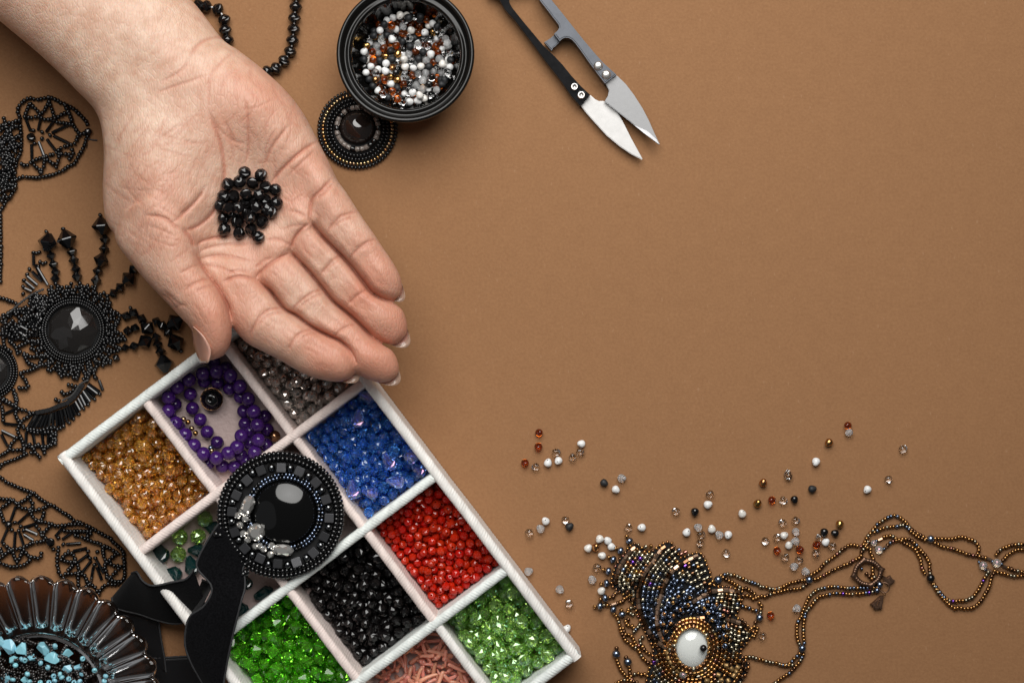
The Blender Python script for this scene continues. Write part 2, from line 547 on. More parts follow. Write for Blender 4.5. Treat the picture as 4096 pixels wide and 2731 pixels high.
# creases  (depth mm, half width px, points)
CR = [
    # the line round the thumb mound, heart and head lines
    (1.5, 9, [(835, 446), (855, 500), (878, 574), (888, 640), (889, 700), (878, 790), (850, 850)]),
    (1.0, 8, [(985, 395), (992, 460), (991, 520), (986, 600), (972, 657)]),
    (1.1, 8, [(1157, 504), (1120, 550), (1080, 599), (1042, 676)]),
    (1.9, 9, [(1278, 560), (1230, 592), (1195, 618), (1150, 655), (1110, 690), (1075, 735)]),
    (0.7, 6, [(1265, 600), (1200, 660), (1150, 700)]),
    (0.6, 6, [(850, 470), (880, 520), (930, 560), (985, 575)]),
    (0.6, 6, [(895, 480), (925, 540), (930, 580)]),
    (0.5, 5, [(1055, 640), (1062, 590), (1080, 560), (1110, 520)]),
    (0.5, 5, [(930, 640), (920, 560), (900, 500)]),
    # folds where thumb meets palm
    (1.3, 9, [(590, 866), (630, 868), (676, 880), (710, 908), (735, 918)]),
    (2.6, 12, [(735, 918), (752, 935), (770, 962), (776, 990)]),
    (1.7, 10, [(735, 920), (775, 915), (815, 885), (845, 850), (868, 800)]),
    (1.2, 8, [(690, 900), (740, 860), (790, 800), (820, 740)]),
    (0.9, 7, [(720, 870), (770, 820), (810, 770)]),
    (1.6, 9, [(776, 985), (820, 960), (870, 946), (930, 938)]),
    (0.8, 7, [(790, 1010), (850, 985), (920, 975), (1000, 975)]),
    (0.9, 7, [(800, 1035), (870, 1022), (940, 1030), (1010, 1050)]),
    (0.7, 7, [(812, 1060), (880, 1070), (950, 1100)]),
    (0.3, 6, [(600, 905), (660, 925), (715, 950)]),
    (0.3, 6, [(560, 930), (620, 960), (690, 985), (730, 975)]),
    (0.5, 6, [(640, 830), (690, 855), (730, 880)]),
    # webs and finger roots
    (1.8, 10, [(1330, 712), (1291, 757), (1250, 795), (1240, 850), (1241, 892)]),
    (1.2, 8, [(1335, 735), (1300, 770), (1262, 800)]),
    (1.8, 10, [(1240, 892), (1205, 918), (1176, 955), (1160, 1000)]),
    (1.0, 8, [(1225, 870), (1190, 850), (1150, 842)]),
    (1.0, 8, [(1165, 985), (1130, 965), (1100, 955), (1060, 960)]),
    (1.7, 9, [(1160, 1010), (1120, 1030), (1080, 1055), (1040, 1090), (1020, 1118)]),
    (1.5, 9, [(1020, 1120), (985, 1108), (940, 1108), (890, 1130)]),
    (0.8, 7, [(1000, 1090), (960, 1080), (900, 1095)]),
    (0.8, 7, [(1090, 1030), (1050, 1045), (1020, 1075)]),
    (0.6, 6, [(1230, 905), (1195, 900), (1160, 905), (1130, 920)]),
    # finger joints
    (1.1, 7, [(1435, 846), (1390, 856), (1355, 873), (1325, 905), (1308, 935)]),
    (0.7, 6, [(1425, 866), (1385, 876), (1352, 892), (1330, 918)]),
    (1.0, 7, [(1508, 958), (1470, 968), (1440, 988), (1412, 1018), (1398, 1042)]),
    (0.6, 6, [(1500, 975), (1465, 983), (1438, 1003)]),
    (1.1, 7, [(1372, 1018), (1340, 1035), (1305, 1070), (1278, 1105)]),
    (0.7, 6, [(1360, 1040), (1325, 1062), (1298, 1095)]),
    (1.0, 7, [(1480, 1155), (1445, 1172), (1415, 1195), (1390, 1222)]),
    (1.1, 7, [(1298, 1152), (1250, 1172), (1214, 1195), (1185, 1222), (1168, 1245)]),
    (0.7, 6, [(1300, 1170), (1258, 1187), (1222, 1210), (1195, 1238)]),
    (1.0, 7, [(1430, 1292), (1395, 1305), (1362, 1322), (1335, 1350)]),
    (1.2, 7, [(1140, 1232), (1100, 1234), (1065, 1245), (1035, 1275), (1010, 1318), (998, 1352)]),
    (0.8, 6, [(1140, 1250), (1100, 1252), (1060, 1270), (1032, 1310)]),
    (1.0, 7, [(1268, 1312), (1225, 1322), (1190, 1342), (1165, 1375), (1150, 1415)]),
    (0.6, 6, [(1280, 1328), (1240, 1335), (1205, 1356)]),
    (1.0, 8, [(846, 1112), (810, 1122), (770, 1140), (740, 1165)]),
    (0.7, 7, [(806, 1052), (770, 1070), (720, 1095)]),
    (0.6, 6, [(862, 1142), (820, 1150), (785, 1170)]),
    (0.9, 8, [(640, 1175), (670, 1190), (700, 1225), (715, 1250)]), (0.6, 6, [(660, 1165), (690, 1195), (730, 1225)]), (0.6, 6, [(690, 1240), (720, 1220), (750, 1225)]),
    # wrist
    (0.9, 9, [(905, 150), (860, 152), (816, 166), (780, 195), (765, 225)]),
    (0.6, 8, [(760, 230), (740, 270), (700, 300), (640, 330)]), (0.5, 8, [(830, 300), (780, 320), (700, 345), (620, 375)]), (0.5, 8, [(940, 210), (880, 260), (840, 320), (835, 440)]),
]
CR += [(8.0, 10, [(1020, 1118), (1074, 1159), (1100, 1191), (1135, 1236), (1183, 1261), (1221, 1290), (1259, 1315), (1310, 1341), (1361, 1366), (1393, 1395), (1412, 1421), (1424, 1450)]),
       (8.0, 10, [(1157, 1003), (1183, 1032), (1215, 1064), (1253, 1108), (1291, 1156), (1329, 1204), (1374, 1242), (1419, 1280), (1457, 1319), (1495, 1357), (1540, 1381)]),
       (8.0, 10, [(1240, 880), (1253, 904), (1291, 949), (1336, 993), (1374, 1032), (1412, 1076), (1451, 1127), (1482, 1166), (1521, 1191), (1570, 1207)]),
       (4.5, 9, [(778, 1000), (804, 1057), (835, 1108), (861, 1140), (886, 1178), (912, 1229), (925, 1287)])]
crr = np.random.default_rng(5)
# fine cross lines scattered over thumb mound, palm and finger segments
for _ in range(70):
    cx, cyy = crr.uniform(470, 860), crr.uniform(480, 1000)
    a = math.radians(crr.normal(-52, 14)) if crr.random() < 0.75 else math.radians(crr.normal(30, 15))
    l = crr.uniform(40, 110)
    CR.append((crr.uniform(.10, .26), crr.uniform(4, 5.5), [(cx - l * math.cos(a), cyy - l * math.sin(a)), (cx + crr.normal(0, 8), cyy + crr.normal(0, 8)), (cx + l * math.cos(a), cyy + l * math.sin(a))]))
for _ in range(60):
    cx, cyy = crr.uniform(900, 1250), crr.uniform(300, 900)
    a = math.radians(crr.normal(-60, 25)) if crr.random() < 0.5 else math.radians(crr.normal(40, 25))
    l = crr.uniform(25, 80)
    CR.append((crr.uniform(.10, .30), crr.uniform(4, 5.5), [(cx - l * math.cos(a), cyy - l * math.sin(a)), (cx + crr.normal(0, 10), cyy + crr.normal(0, 10)), (cx + l * math.cos(a), cyy + l * math.sin(a))]))
for fing in (thumb[3:8], index[3:10], middle[2:10], ringf[2:10], pinky[2:10]):
    for s0, s1 in zip(fing[:-1], fing[1:]):
        d = Vector(((s1[0] + s1[2] - s0[0] - s0[2]) / 2, (s1[1] + s1[3] - s0[1] - s0[3]) / 2)).normalized()
        for _ in range(5):
            t, u = crr.random(), crr.uniform(0.15, 0.85)
            cx = (s0[0] * (1 - u) + s0[2] * u) * (1 - t) + (s1[0] * (1 - u) + s1[2] * u) * t
            cyy = (s0[1] * (1 - u) + s0[3] * u) * (1 - t) + (s1[1] * (1 - u) + s1[3] * u) * t
            l = crr.uniform(14, 34)
            CR.append((crr.uniform(.08, .22), 4.5, [(cx - d.x * l, cyy - d.y * l), (cx + d.x * l + crr.normal(0, 4), cyy + d.y * l + crr.normal(0, 4))]))


def crease(depth, w, pts):
    pl = catmull(pts, step=12.0)
    x0, x1 = pl[:, 0].min() - 5 * w, pl[:, 0].max() + 5 * w
    y0, y1 = pl[:, 1].min() - 5 * w, pl[:, 1].max() + 5 * w
    idx = np.nonzero((qx > x0) & (qx < x1) & (qy > y0) & (qy < y1) & (topw > 0))[0]
    if not len(idx):
        return
    p = np.c_[qx[idx], qy[idx]]
    best = np.full(len(idx), 1e9)
    tt = np.zeros(len(idx))
    for k in range(len(pl) - 1):
        a, b = pl[k], pl[k + 1]
        ab = b - a
        t = np.clip(((p - a) @ ab) / (ab @ ab + 1e-9), 0, 1)
        d = np.hypot(*(p - a - t[:, None] * ab).T)
        up = d < best
        best[up] = d[up]
        tt[up] = (k + t[up]) / (len(pl) - 1)
    fade = np.clip(np.minimum(tt, 1 - tt) * 5 + 0.15, 0, 1)
    wn = max(4.2, w * 0.55)
    g = -np.exp(-(best / wn) ** 2) - .28 * np.exp(-(best / (w * 1.5)) ** 2) + 0.20 * np.exp(-((best - 3.0 * w) / (1.8 * w)) ** 2)
    hc[idx, 2] += depth * 1e-3 * 0.42 * g * fade * topw[idx]
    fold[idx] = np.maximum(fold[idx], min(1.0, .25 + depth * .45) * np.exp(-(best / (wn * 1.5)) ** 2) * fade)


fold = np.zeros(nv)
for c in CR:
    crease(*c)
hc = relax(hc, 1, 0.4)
hn = hand_normals(hc)
hand_me.polygons.foreach_set('use_smooth', [True] * len(hand_me.polygons))
# pigmentation attribute: rosy fingertips, creases' mounds, knuckle folds
rosy = np.zeros(nv)
for (mx, my, r, a) in [(1350, 1440, 95, 1.0), (1510, 1440, 95, 1.0), (1550, 1290, 95, 1.0), (1540, 1110, 90, 1.0), (870, 1330, 120, 0.95), (1085, 1090, 80, .35), (1190, 960, 80, .3), (960, 1150, 100, .4), (660, 900, 140, .55),
                       (1330, 830, 80, .4), (1260, 650, 80, .45), (1080, 420, 160, .35), (720, 1120, 110, .45), (1000, 1010, 90, .35), (1160, 790, 90, .5), (1290, 1360, 90, .55), (1420, 1350, 80, .6), (1450, 1220, 80, .55), (1460, 1000, 80, .4), (930, 500, 110, .25)]:
    rosy += a * np.exp(-((qx - mx) ** 2 + (qy - my) ** 2) / r ** 2)
rosy += 0.22 / (1 + np.exp(-(qx + qy - 1150) / 140)) + 0.16 / (1 + np.exp(-(qx + qy - 2150) / 90))
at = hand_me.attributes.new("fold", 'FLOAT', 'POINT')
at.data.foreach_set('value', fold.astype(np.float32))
at = hand_me.attributes.new("rosy", 'FLOAT', 'POINT')
at.data.foreach_set('value', np.clip(rosy, 0, 1).astype(np.float32))


def skin_material():
    m = pm("skin", (0.6, 0.35, 0.25), 0.46, spec=0.42, sss=0.22, sss_r=(1.0, 0.32, 0.16), sss_s=0.0020)
    nt = m.node_tree
    b = nt.nodes["Principled BSDF"]
    tc = N(nt, "ShaderNodeTexCoord")
    at = N(nt, "ShaderNodeAttribute")
    at.attribute_name = "rosy"
    blot = N(nt, "ShaderNodeTexNoise", Scale=190.0, Detail=3.0, Roughness=0.55)
    big = N(nt, "ShaderNodeTexNoise", Scale=38.0, Detail=3.0)
    for n in (blot, big):
        nt.links.new(tc.outputs["Object"], n.inputs["Vector"])
    base = N(nt, "ShaderNodeValToRGB")
    e = base.color_ramp.elements
    e[0].position, e[0].color = 0.32, (0.56, 0.345, 0.245, 1)
    e[1].position, e[1].color = 0.68, (0.68, 0.485, 0.37, 1)
    nt.links.new(blot.outputs["Fac"], base.inputs[0])
    mx = N(nt, "ShaderNodeMix", _data_type='RGBA')
    mx.inputs[7].default_value = (0.575, 0.255, 0.17, 1)
    nt.links.new(base.outputs[0], mx.inputs[6])
    ad = N(nt, "ShaderNodeMath", _operation='MULTIPLY_ADD')
    ad.inputs[1].default_value = 0.8
    sub = N(nt, "ShaderNodeMapRange")
    sub.inputs[1].default_value, sub.inputs[2].default_value = 0.35, 0.7
    sub.inputs[3].default_value, sub.inputs[4].default_value = -0.05, 0.30
    nt.links.new(big.outputs["Fac"], sub.inputs[0])
    nt.links.new(at.outputs["Fac"], ad.inputs[0])
    nt.links.new(sub.outputs[0], ad.inputs[2])
    cl = N(nt, "ShaderNodeClamp")
    nt.links.new(ad.outputs[0], cl.inputs[0])
    nt.links.new(cl.outputs[0], mx.inputs[0])
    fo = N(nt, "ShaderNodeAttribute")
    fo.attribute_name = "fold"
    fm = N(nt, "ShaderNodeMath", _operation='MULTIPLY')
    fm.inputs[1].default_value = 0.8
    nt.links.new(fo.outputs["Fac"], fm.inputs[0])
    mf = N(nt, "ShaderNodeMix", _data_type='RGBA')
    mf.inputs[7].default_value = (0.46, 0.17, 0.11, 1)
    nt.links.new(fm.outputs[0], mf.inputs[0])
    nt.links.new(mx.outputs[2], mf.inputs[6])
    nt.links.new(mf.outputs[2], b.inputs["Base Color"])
    # fine skin relief: crossing line sets + pores
    mp = N(nt, "ShaderNodeMapping")
    mp.inputs["Rotation"].default_value = (0, 0, 0.8)
    mp.inputs["Scale"].default_value = (1.0, 0.32, 1.0)
    nt.links.new(tc.outputs["Object"], mp.inputs[0])
    mp2 = N(nt, "ShaderNodeMapping")
    mp2.inputs["Rotation"].default_value = (0, 0, -0.75)
    mp2.inputs["Scale"].default_value = (1.0, 0.4, 1.0)
    nt.links.new(tc.outputs["Object"], mp2.inputs[0])
    v1 = N(nt, "ShaderNodeTexVoronoi", Scale=850.0, _feature='DISTANCE_TO_EDGE')
    v2 = N(nt, "ShaderNodeTexNoise", Scale=620.0, Detail=2.0)
    nt.links.new(mp.outputs[0], v1.inputs["Vector"])
    nt.links.new(mp2.outputs[0], v2.inputs["Vector"])
    cr = N(nt, "ShaderNodeMapRange")
    cr.inputs[1].default_value, cr.inputs[2].default_value = 0.0, 0.18
    nt.links.new(v1.outputs["Distance"], cr.inputs[0])
    s = N(nt, "ShaderNodeMath", _operation='ADD')
    nt.links.new(cr.outputs[0], s.inputs[0])
    nt.links.new(v2.outputs["Fac"], s.inputs[1])
    bp = N(nt, "ShaderNodeBump", Strength=0.42, Distance=0.00020)
    nt.links.new(s.outputs[0], bp.inputs["Height"])
    nt.links.new(bp.outputs[0], b.inputs["Normal"])
    return m


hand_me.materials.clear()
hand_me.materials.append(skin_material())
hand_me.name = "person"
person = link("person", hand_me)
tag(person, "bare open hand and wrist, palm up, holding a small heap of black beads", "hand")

# nails: thin curved plates that start inside the fingertip
nail_mat = pm("fingernail", (0.55, 0.30, 0.23), 0.22, sss=0.25, sss_r=(1, .5, .4), sss_s=0.0015, coat=0.3)
nail_tip_mat = pm("fingernail_edge", (0.44, 0.29, 0.215), 0.25, sss=0.3, sss_r=(1, .8, .6), sss_s=0.0015, coat=0.3)


def fingernail(root, tip, half, z_tip, z_root, drop, tipfrac=0.80, n=13, rows=12):
    """root, tip in px; half width px; the plate arches downwards at its sides (the back of the finger)"""
    a, t = Vector(root), Vector(tip)
    d = (t - a)
    L = d.length
    d.normalize()
    nrm = Vector((-d.y, d.x))
    V, F, mi = [], [], []
    for layer in (0, 1):
        for i in range(rows):
            f = i / (rows - 1)
            for k in range(n):
                s = -1 + 2 * k / (n - 1)
                along = f * L * (1 - 0.42 * abs(s) ** 2.2 * f)
                p = a + d * along + nrm * (half * s * (1 - 0.12 * f ** 3))
                z = z_root + (z_tip - z_root) * f + drop * (s * s) - layer * 0.55
                V.append(P(p.x, p.y, z * 1e-3))
    st = rows * n
    for i in range(rows - 1):
        for k in range(n - 1):
            q = i * n + k
            F.append((q, q + 1, q + n + 1, q + n)); mi.append(1 if i / (rows - 1) > tipfrac else 0)
            F.append((st + q, st + q + n, st + q + n + 1, st + q + 1)); mi.append(1 if i / (rows - 1) > tipfrac else 0)
    loop = [k for k in range(n)] + [i * n + n - 1 for i in range(1, rows)] + [(rows - 1) * n + k for k in range(n - 2, -1, -1)] + [i * n for i in range(rows - 2, 0, -1)]
    for a_, b_ in zip(loop, loop[1:] + loop[:1]):
        F.append((a_, a_ + st, b_ + st, b_)); mi.append(1)
    me = mesh_from("fingernail", V, F, [nail_mat, nail_tip_mat], mat_idx=mi)
    return link("fingernail", me, person)


fingernail((1330, 1440), (1433, 1522), 54, 46.0, 44.5, 1.6)
fingernail((1500, 1450), (1596, 1532), 54, 43.6, 42.0, 1.6)
fingernail((1552, 1300), (1633, 1384), 50, 42.0, 40.6, 1.6)
fingernail((1536, 1120), (1614, 1202), 44, 44.6, 43.2, 1.6)


def thumb_nail():
    """seen from its side: a plate along the outer flank of the thumb"""
    outer = catmull([(771, 1308), (776, 1340), (781, 1370), (794, 1414), (811, 1456)], n=14)
    inner = catmull([(776, 1306), (812, 1338), (836, 1374), (846, 1408), (836, 1450)], n=14)
    V, F, mi = [], [], []
    m = 7
    for layer in (0, 1):
        for i in range(14):
            for k in range(m):
                f = k / (m - 1)
                p = outer[i] * (1 - f) + inner[i] * f
                z = 51.5 + 11.0 * math.sin(f * 1.35) / math.sin(1.35) - (0.7 if layer else 0) - 2.0 * (i / 13) ** 2 + 0.8
                p = p - np.array([(9 if not layer else 2) * (1 - .6 * f), 0])
                V.append(P(p[0], p[1], z * 1e-3))
    st = 14 * m
    for i in range(13):
        for k in range(m - 1):
            q = i * m + k
            F.append((q, q + m, q + m + 1, q + 1)); mi.append(1 if i > 11 else 0)
            F.append((st + q, st + q + 1, st + q + m + 1, st + q + m)); mi.append(0)
    loop = [k for k in range(m)] + [i * m + m - 1 for i in range(1, 14)] + [13 * m + k for k in range(m - 2, -1, -1)] + [i * m for i in range(12, 0, -1)]
    for a_, b_ in zip(loop, loop[1:] + loop[:1]):
        F.append((a_, b_, b_ + st, a_ + st)); mi.append(1)
    return link("fingernail", mesh_from("fingernail", V, F, [nail_mat, nail_tip_mat], mat_idx=mi), person)


thumb_nail()


def palm_z(px, py):
    d = (qx - px) ** 2 + (qy - py) ** 2 + np.where(topw > 0.3, 0, 1e9)
    i = np.argpartition(d, 6)[:6]
    return float(hc[i, 2].mean())
# ------------------------------------------------------------------ bead shapes (unit size, hole along X)


def lathe(name, prof, seg, mats=(), smooth=True, close=True, phase=None):
    """prof: (x, r) rows round the X axis; closed to a ring when close"""
    V, F = [], []
    k = len(prof)
    for s in range(seg):
        for i, (x, r) in enumerate(prof):
            t = 2 * math.pi * (s + (phase[i] if phase else 0)) / seg
            V.append((x, r * math.cos(t), r * math.sin(t)))
    for s in range(seg):
        s2 = (s + 1) % seg
        for i in range(k if close else k - 1):
            i2 = (i + 1) % k
            F.append((s * k + i, s2 * k + i, s2 * k + i2, s * k + i2))
    return mesh_from(name, V, F, mats, smooth)


_mesh_cache = {}


def seed_shape(ln=0.66, hole=0.36, seg=10, rnd=1.15):
    """rounded ring bead, outer radius 1"""
    pts = []
    for t in np.linspace(-math.pi / 2, math.pi / 2, 5):
        pts.append((ln * math.sin(t), (1 - rnd * 0.42) + rnd * 0.42 * math.cos(t)))
    pts += [(ln * 0.92, hole), (-ln * 0.92, hole)]
    return pts, seg


def bead_mesh(kind, mat):
    key = (kind, mat)
    if key in _mesh_cache:
        return _mesh_cache[key]
    m = [M[mat]]
    if kind == 'seed':
        p, s = seed_shape()
        me = lathe("seed_bead", p, s, m)
    elif kind == 'seed_sq':
        p, s = seed_shape(0.86, 0.4, 10, 0.30)
        me = lathe("seed_bead", p, s, m)
    elif kind == 'bugle':                    # length 1 half = 1 along X, radius 1 set by scale
        me = lathe("bugle_bead", [(-1, 0.45), (-1, .9), (-.985, 1), (.985, 1), (1, .9), (1, .45)], 9, m)
        me.polygons.foreach_set('use_smooth', [False] * len(me.polygons))
    elif kind == 'tube_sq':
        me = lathe("cut_tube_bead", [(-1, 0.4), (-1, .92), (-.96, 1), (.96, 1), (1, .92), (1, .4)], 6, m, smooth=False)
    elif kind == 'round':
        pts = [(math.sin(t) * 0.97, max(math.cos(t), 0.16)) for t in np.linspace(-1.42, 1.42, 11)]
        pts += [(0.80, 0.13), (-0.80, 0.13)]
        me = lathe("round_bead", pts, 18, m)
    elif kind == 'rondelle':                 # cut glass: three bands of flat facets
        me = lathe("faceted_bead", [(-.76, .22), (-.74, .46), (-.33, .90), (0, 1.0), (.33, .90), (.74, .46), (.76, .22)], 10, m, smooth=False,
                   phase=[0, 0, .5, 0, .5, 0, 0])
    elif kind == 'rondelle_r':               # rounder cut bead
        me = lathe("faceted_bead", [(-.88, .2), (-.84, .42), (-.46, .86), (0, 1.0), (.46, .86), (.84, .42), (.88, .2)], 9, m, smooth=False,
                   phase=[0, 0, .5, 0, .5, 0, 0])
    elif kind == 'bicone':
        me = lathe("bicone_bead", [(-.92, .18), (-.90, .26), (-.06, 1.0), (.06, 1.0), (.90, .26), (.92, .18)], 7, m, smooth=False)
    elif kind == 'teardrop':
        me = lathe("teardrop_bead", [(-1.5, .16), (-1.46, .30), (-.7, .70), (.12, 1.0), (.58, .86), (.95, .42), (.97, .12)], 9, m, smooth=False,
                   phase=[0, 0, .5, 0, .5, 0, 0])
    elif kind == 'drop':                     # smooth pear with a painted hole across the thin end
        pts = [(-1.16, 0.0), (-1.14, .22), (-1.04, .42), (-.85, .60), (-.58, .77), (-.25, .92), (.06, 1.0), (.38, .97), (.66, .80), (.86, .52), (.96, .22), (.98, 0.0)]
        me = lathe("drop_bead", pts, 16, m, close=False)
        # dark flat discs on both flanks, painting the shade inside the drilled hole
        bm = bmesh.new()
        bm.from_mesh(me)
        for sy in (-1, 1):
            c = bmesh.ops.create_circle(bm, cap_ends=True, segments=8, radius=0.15)
            for v in c['verts']:
                x, y, z = v.co
                v.co = (-0.80 + x, y, sy * (0.665 - abs(y) * 0.12) + 0.34 * x * sy)
            for f in {f for v in c['verts'] for f in v.link_faces}:
                f.material_index = 1
        bm.to_mesh(me)
        bm.free()
        me.materials.append(M['hole'])
    elif kind == 'stick':                    # coral branch: slim, a little bent, blunt ends
        V, F = [], []
        prof = [(-1, .0), (-.98, .35), (-.88, .62), (-.5, .72), (0, .82), (.5, .95), (.82, 1.0), (.96, .7), (1.0, .0)]
        for s in range(9):
            for (x, r) in prof:
                t = 2 * math.pi * s / 9
                V.append((x * 4.2, r * math.cos(t) + 0.5 * x * x, r * math.sin(t) + 0.25 * math.sin(3 * x)))
        k = len(prof)
        for s in range(9):
            s2 = (s + 1) % 9
            for i in range(k - 1):
                F.append((s * k + i, s2 * k + i, s2 * k + i + 1, s * k + i + 1))
        me = mesh_from("coral_stick", V, F, m)
    elif kind == 'cube':
        bm = bmesh.new()
        bmesh.ops.create_cube(bm, size=2.0)
        bmesh.ops.bevel(bm, geom=bm.edges[:], offset=0.12, segments=2, affect='EDGES')
        me = bpy.data.meshes.new("cube_bead")
        bm.to_mesh(me)
        bm.free()
        me.materials.append(m[0])
    _mesh_cache[key] = me
    return me


M['hole'] = pm("drilled_hole_shade", (0.05, 0.035, 0.025), 0.8)  # dark colour standing in for the shade inside a drop bead's hole


class Beadwork:
    """collects the beads of one thing; the first `limit` of each kind become parts, the rest one joined part"""

    def __init__(self, root, limit=290):
        self.root, self.limit = root, limit
        self.items = {}
        self.grid = {}

    def near(self, p, r):
        c = (int(p.x // 0.002), int(p.y // 0.002))
        for i in (-1, 0, 1):
            for j in (-1, 0, 1):
                for (q, rq) in self.grid.get((c[0] + i, c[1] + j), ()):
                    if (q - p).length < r:
                        return True
        return False

    def add(self, name, kind, mat, m, check=0.0, parent=None):
        p = m.to_translation()
        if check and self.near(p, check):
            return False
        self.grid.setdefault((int(p.x // 0.002), int(p.y // 0.002)), []).append((p.copy(), 0))
        self.items.setdefault(name, []).append((kind, mat, m))
        return True

    def strand(self, pts, mat, pitch=14.0, r=8.0, z=0.0, name="seed_bead", kind='seed', crop=None, jit=0.5, check=0.0, zs=None):
        """beads threaded along a pixel path; mat: key, list of keys, or callable(px, py)"""
        if crop:
            bx, by, s = crop
            pts = [(bx + x / s, by + y / s) for x, y in pts]
        c = catmull(pts, step=pitch)
        for i in range(len(c)):
            a, b = c[max(i - 1, 0)], c[min(i + 1, len(c) - 1)]
            x, y = c[i] + rng.normal(0, jit, 2)
            zz = z + r * PX if zs is None else np.interp(i / max(1, len(c) - 1), np.linspace(0, 1, len(zs)), zs) + r * PX
            zz += abs(rng.normal(0, 0.00012))
            mk = mat(x, y) if callable(mat) else (mat if isinstance(mat, str) else random.choice(mat))
            d = Vector((b[0] - a[0], -(b[1] - a[1]), 0)) if len(c) > 1 else Vector((1, 0, 0))
            d += Vector((rng.normal(0, .12), rng.normal(0, .12), rng.normal(0, .12))) * d.length
            self.add(name, kind, mk, frame_m(P(x, y, zz), d, s=r * PX * rng.uniform(.93, 1.08)), check)

    def tube(self, a, b, mat, r=5.5, z=0.0, crop=None, kind='bugle', name="bugle_bead", z2=None):
        if crop:
            bx, by, s = crop
            a = (bx + a[0] / s, by + a[1] / s)
            b = (bx + b[0] / s, by + b[1] / s)
        A = P(a[0], a[1], z + r * PX)
        Bq = P(b[0], b[1], (z if z2 is None else z2) + r * PX)
        d = Bq - A
        m = frame_m((A + Bq) / 2, d, spin=rng.uniform(0, 1)) @ Matrix.Diagonal((d.length / 2, r * PX, r * PX, 1))
        self.add(name, kind, mat, m)

    def one(self, x, y, r, mat, kind='round', name="round_bead", z=0.0, axis=None, crop=None, sx=1.0, spin=None):
        if crop:
            bx, by, s = crop
            x, y = bx + x / s, by + y / s
        ax = Vector((rng.normal(), rng.normal(), rng.normal(0, .3))) if axis is None else Vector((axis[0], -axis[1], axis[2] if len(axis) > 2 else 0))
        m = frame_m(P(x, y, z + r * PX), ax, spin=rng.uniform(0, 1) if spin is None else spin) @ Matrix.Diagonal((r * PX * sx, r * PX, r * PX, 1))
        self.add(name, kind, mat, m)

    def finish(self):
        for name, lst in self.items.items():
            vis = [it for it in lst if self._in_view(it[2])]
            hid = []
            keep, rest = vis[:self.limit], vis[self.limit:] + hid
            for kind, mat, m in keep:
                link(name, bead_mesh(kind, mat), self.root, m)
            if rest:
                V, F, MI, mats, sm = [], [], [], [], []
                for kind, mat, m in rest:
                    me = bead_mesh(kind, mat)
                    if mat not in mats:
                        mats.append(mat)
                    o = sum(len(v) for v in V)
                    n = len(me.vertices)
                    co = np.empty(n * 3)
                    me.vertices.foreach_get('co', co)
                    mm = np.array(m)
                    V.append(co.reshape(-1, 3) @ mm[:3, :3].T + mm[:3, 3])
                    for p in me.polygons:
                        F.append([v + o for v in p.vertices])
                        MI.append(mats.index(mat))
                        sm.append(p.use_smooth)
                me = bpy.data.meshes.new(name + "_mass")
                me.from_pydata(np.vstack(V).tolist(), [], F)
                for k in mats:
                    me.materials.append(M[k])
                me.polygons.foreach_set('material_index', MI)
                me.polygons.foreach_set('use_smooth', sm)
                me.update()
                tag(link(name + "_mass", me, self.root), kind="stuff")

    @staticmethod
    def _in_view(m):
        p = m.to_translation()
        k = PX * (1 - p.z / CAM_H)
        x, y = 2048 + p.x / k, 1365.5 - p.y / k
        return -30 < x < 4126 and -30 < y < 2761


def settle(rad, w, d, it=260, top=0.03, seed=0, wall=None, grav=0.00022):
    """drop balls of the given radii into a tray w x d (metres); returns positions with z from the tray floor"""
    r = np.random.default_rng(seed)
    n = len(rad)
    p = np.c_[r.uniform(0, 1, n) * (w - 2 * rad) + rad, r.uniform(0, 1, n) * (d - 2 * rad) + rad, rad + r.uniform(0, top, n)]
    R2 = rad[:, None] + rad[None, :]
    for k in range(it):
        g = grav * (1 if k < it * 0.7 else 0.35)
        p[:, 2] -= g
        for _ in range(2):
            dv = p[:, None, :] - p[None, :, :]
            ds = np.sqrt((dv ** 2).sum(-1)) + 1e-9
            ov = np.clip(R2 - ds, 0, None)
            np.fill_diagonal(ov, 0)
            mv = (dv / ds[..., None] * ov[..., None] * 0.5)
            cnt = (ov > 0).sum(1)
            p += mv.sum(1) / np.maximum(1, cnt * 0.55)[:, None]
            if wall is None:
                p[:, 0] = np.clip(p[:, 0], rad, w - rad)
                p[:, 1] = np.clip(p[:, 1], rad, d - rad)
                p[:, 2] = np.maximum(p[:, 2], rad)
            else:
                p = wall(p, rad)
    return p


def cell(i, j):
    """inner corner (u, v) and size in metres of row i, column j of the box"""
    u0 = COLU[j] + (WT if j == 0 else 19)
    u1 = COLU[j + 1] - (WT if j == 2 else 19)
    v0 = ROWV[i] + (WT if i == 0 else 20)
    v1 = ROWV[i + 1] - (WT if i == 3 else 20)
    return u0, v0, (u1 - u0) * KB, (v1 - v0) * KB


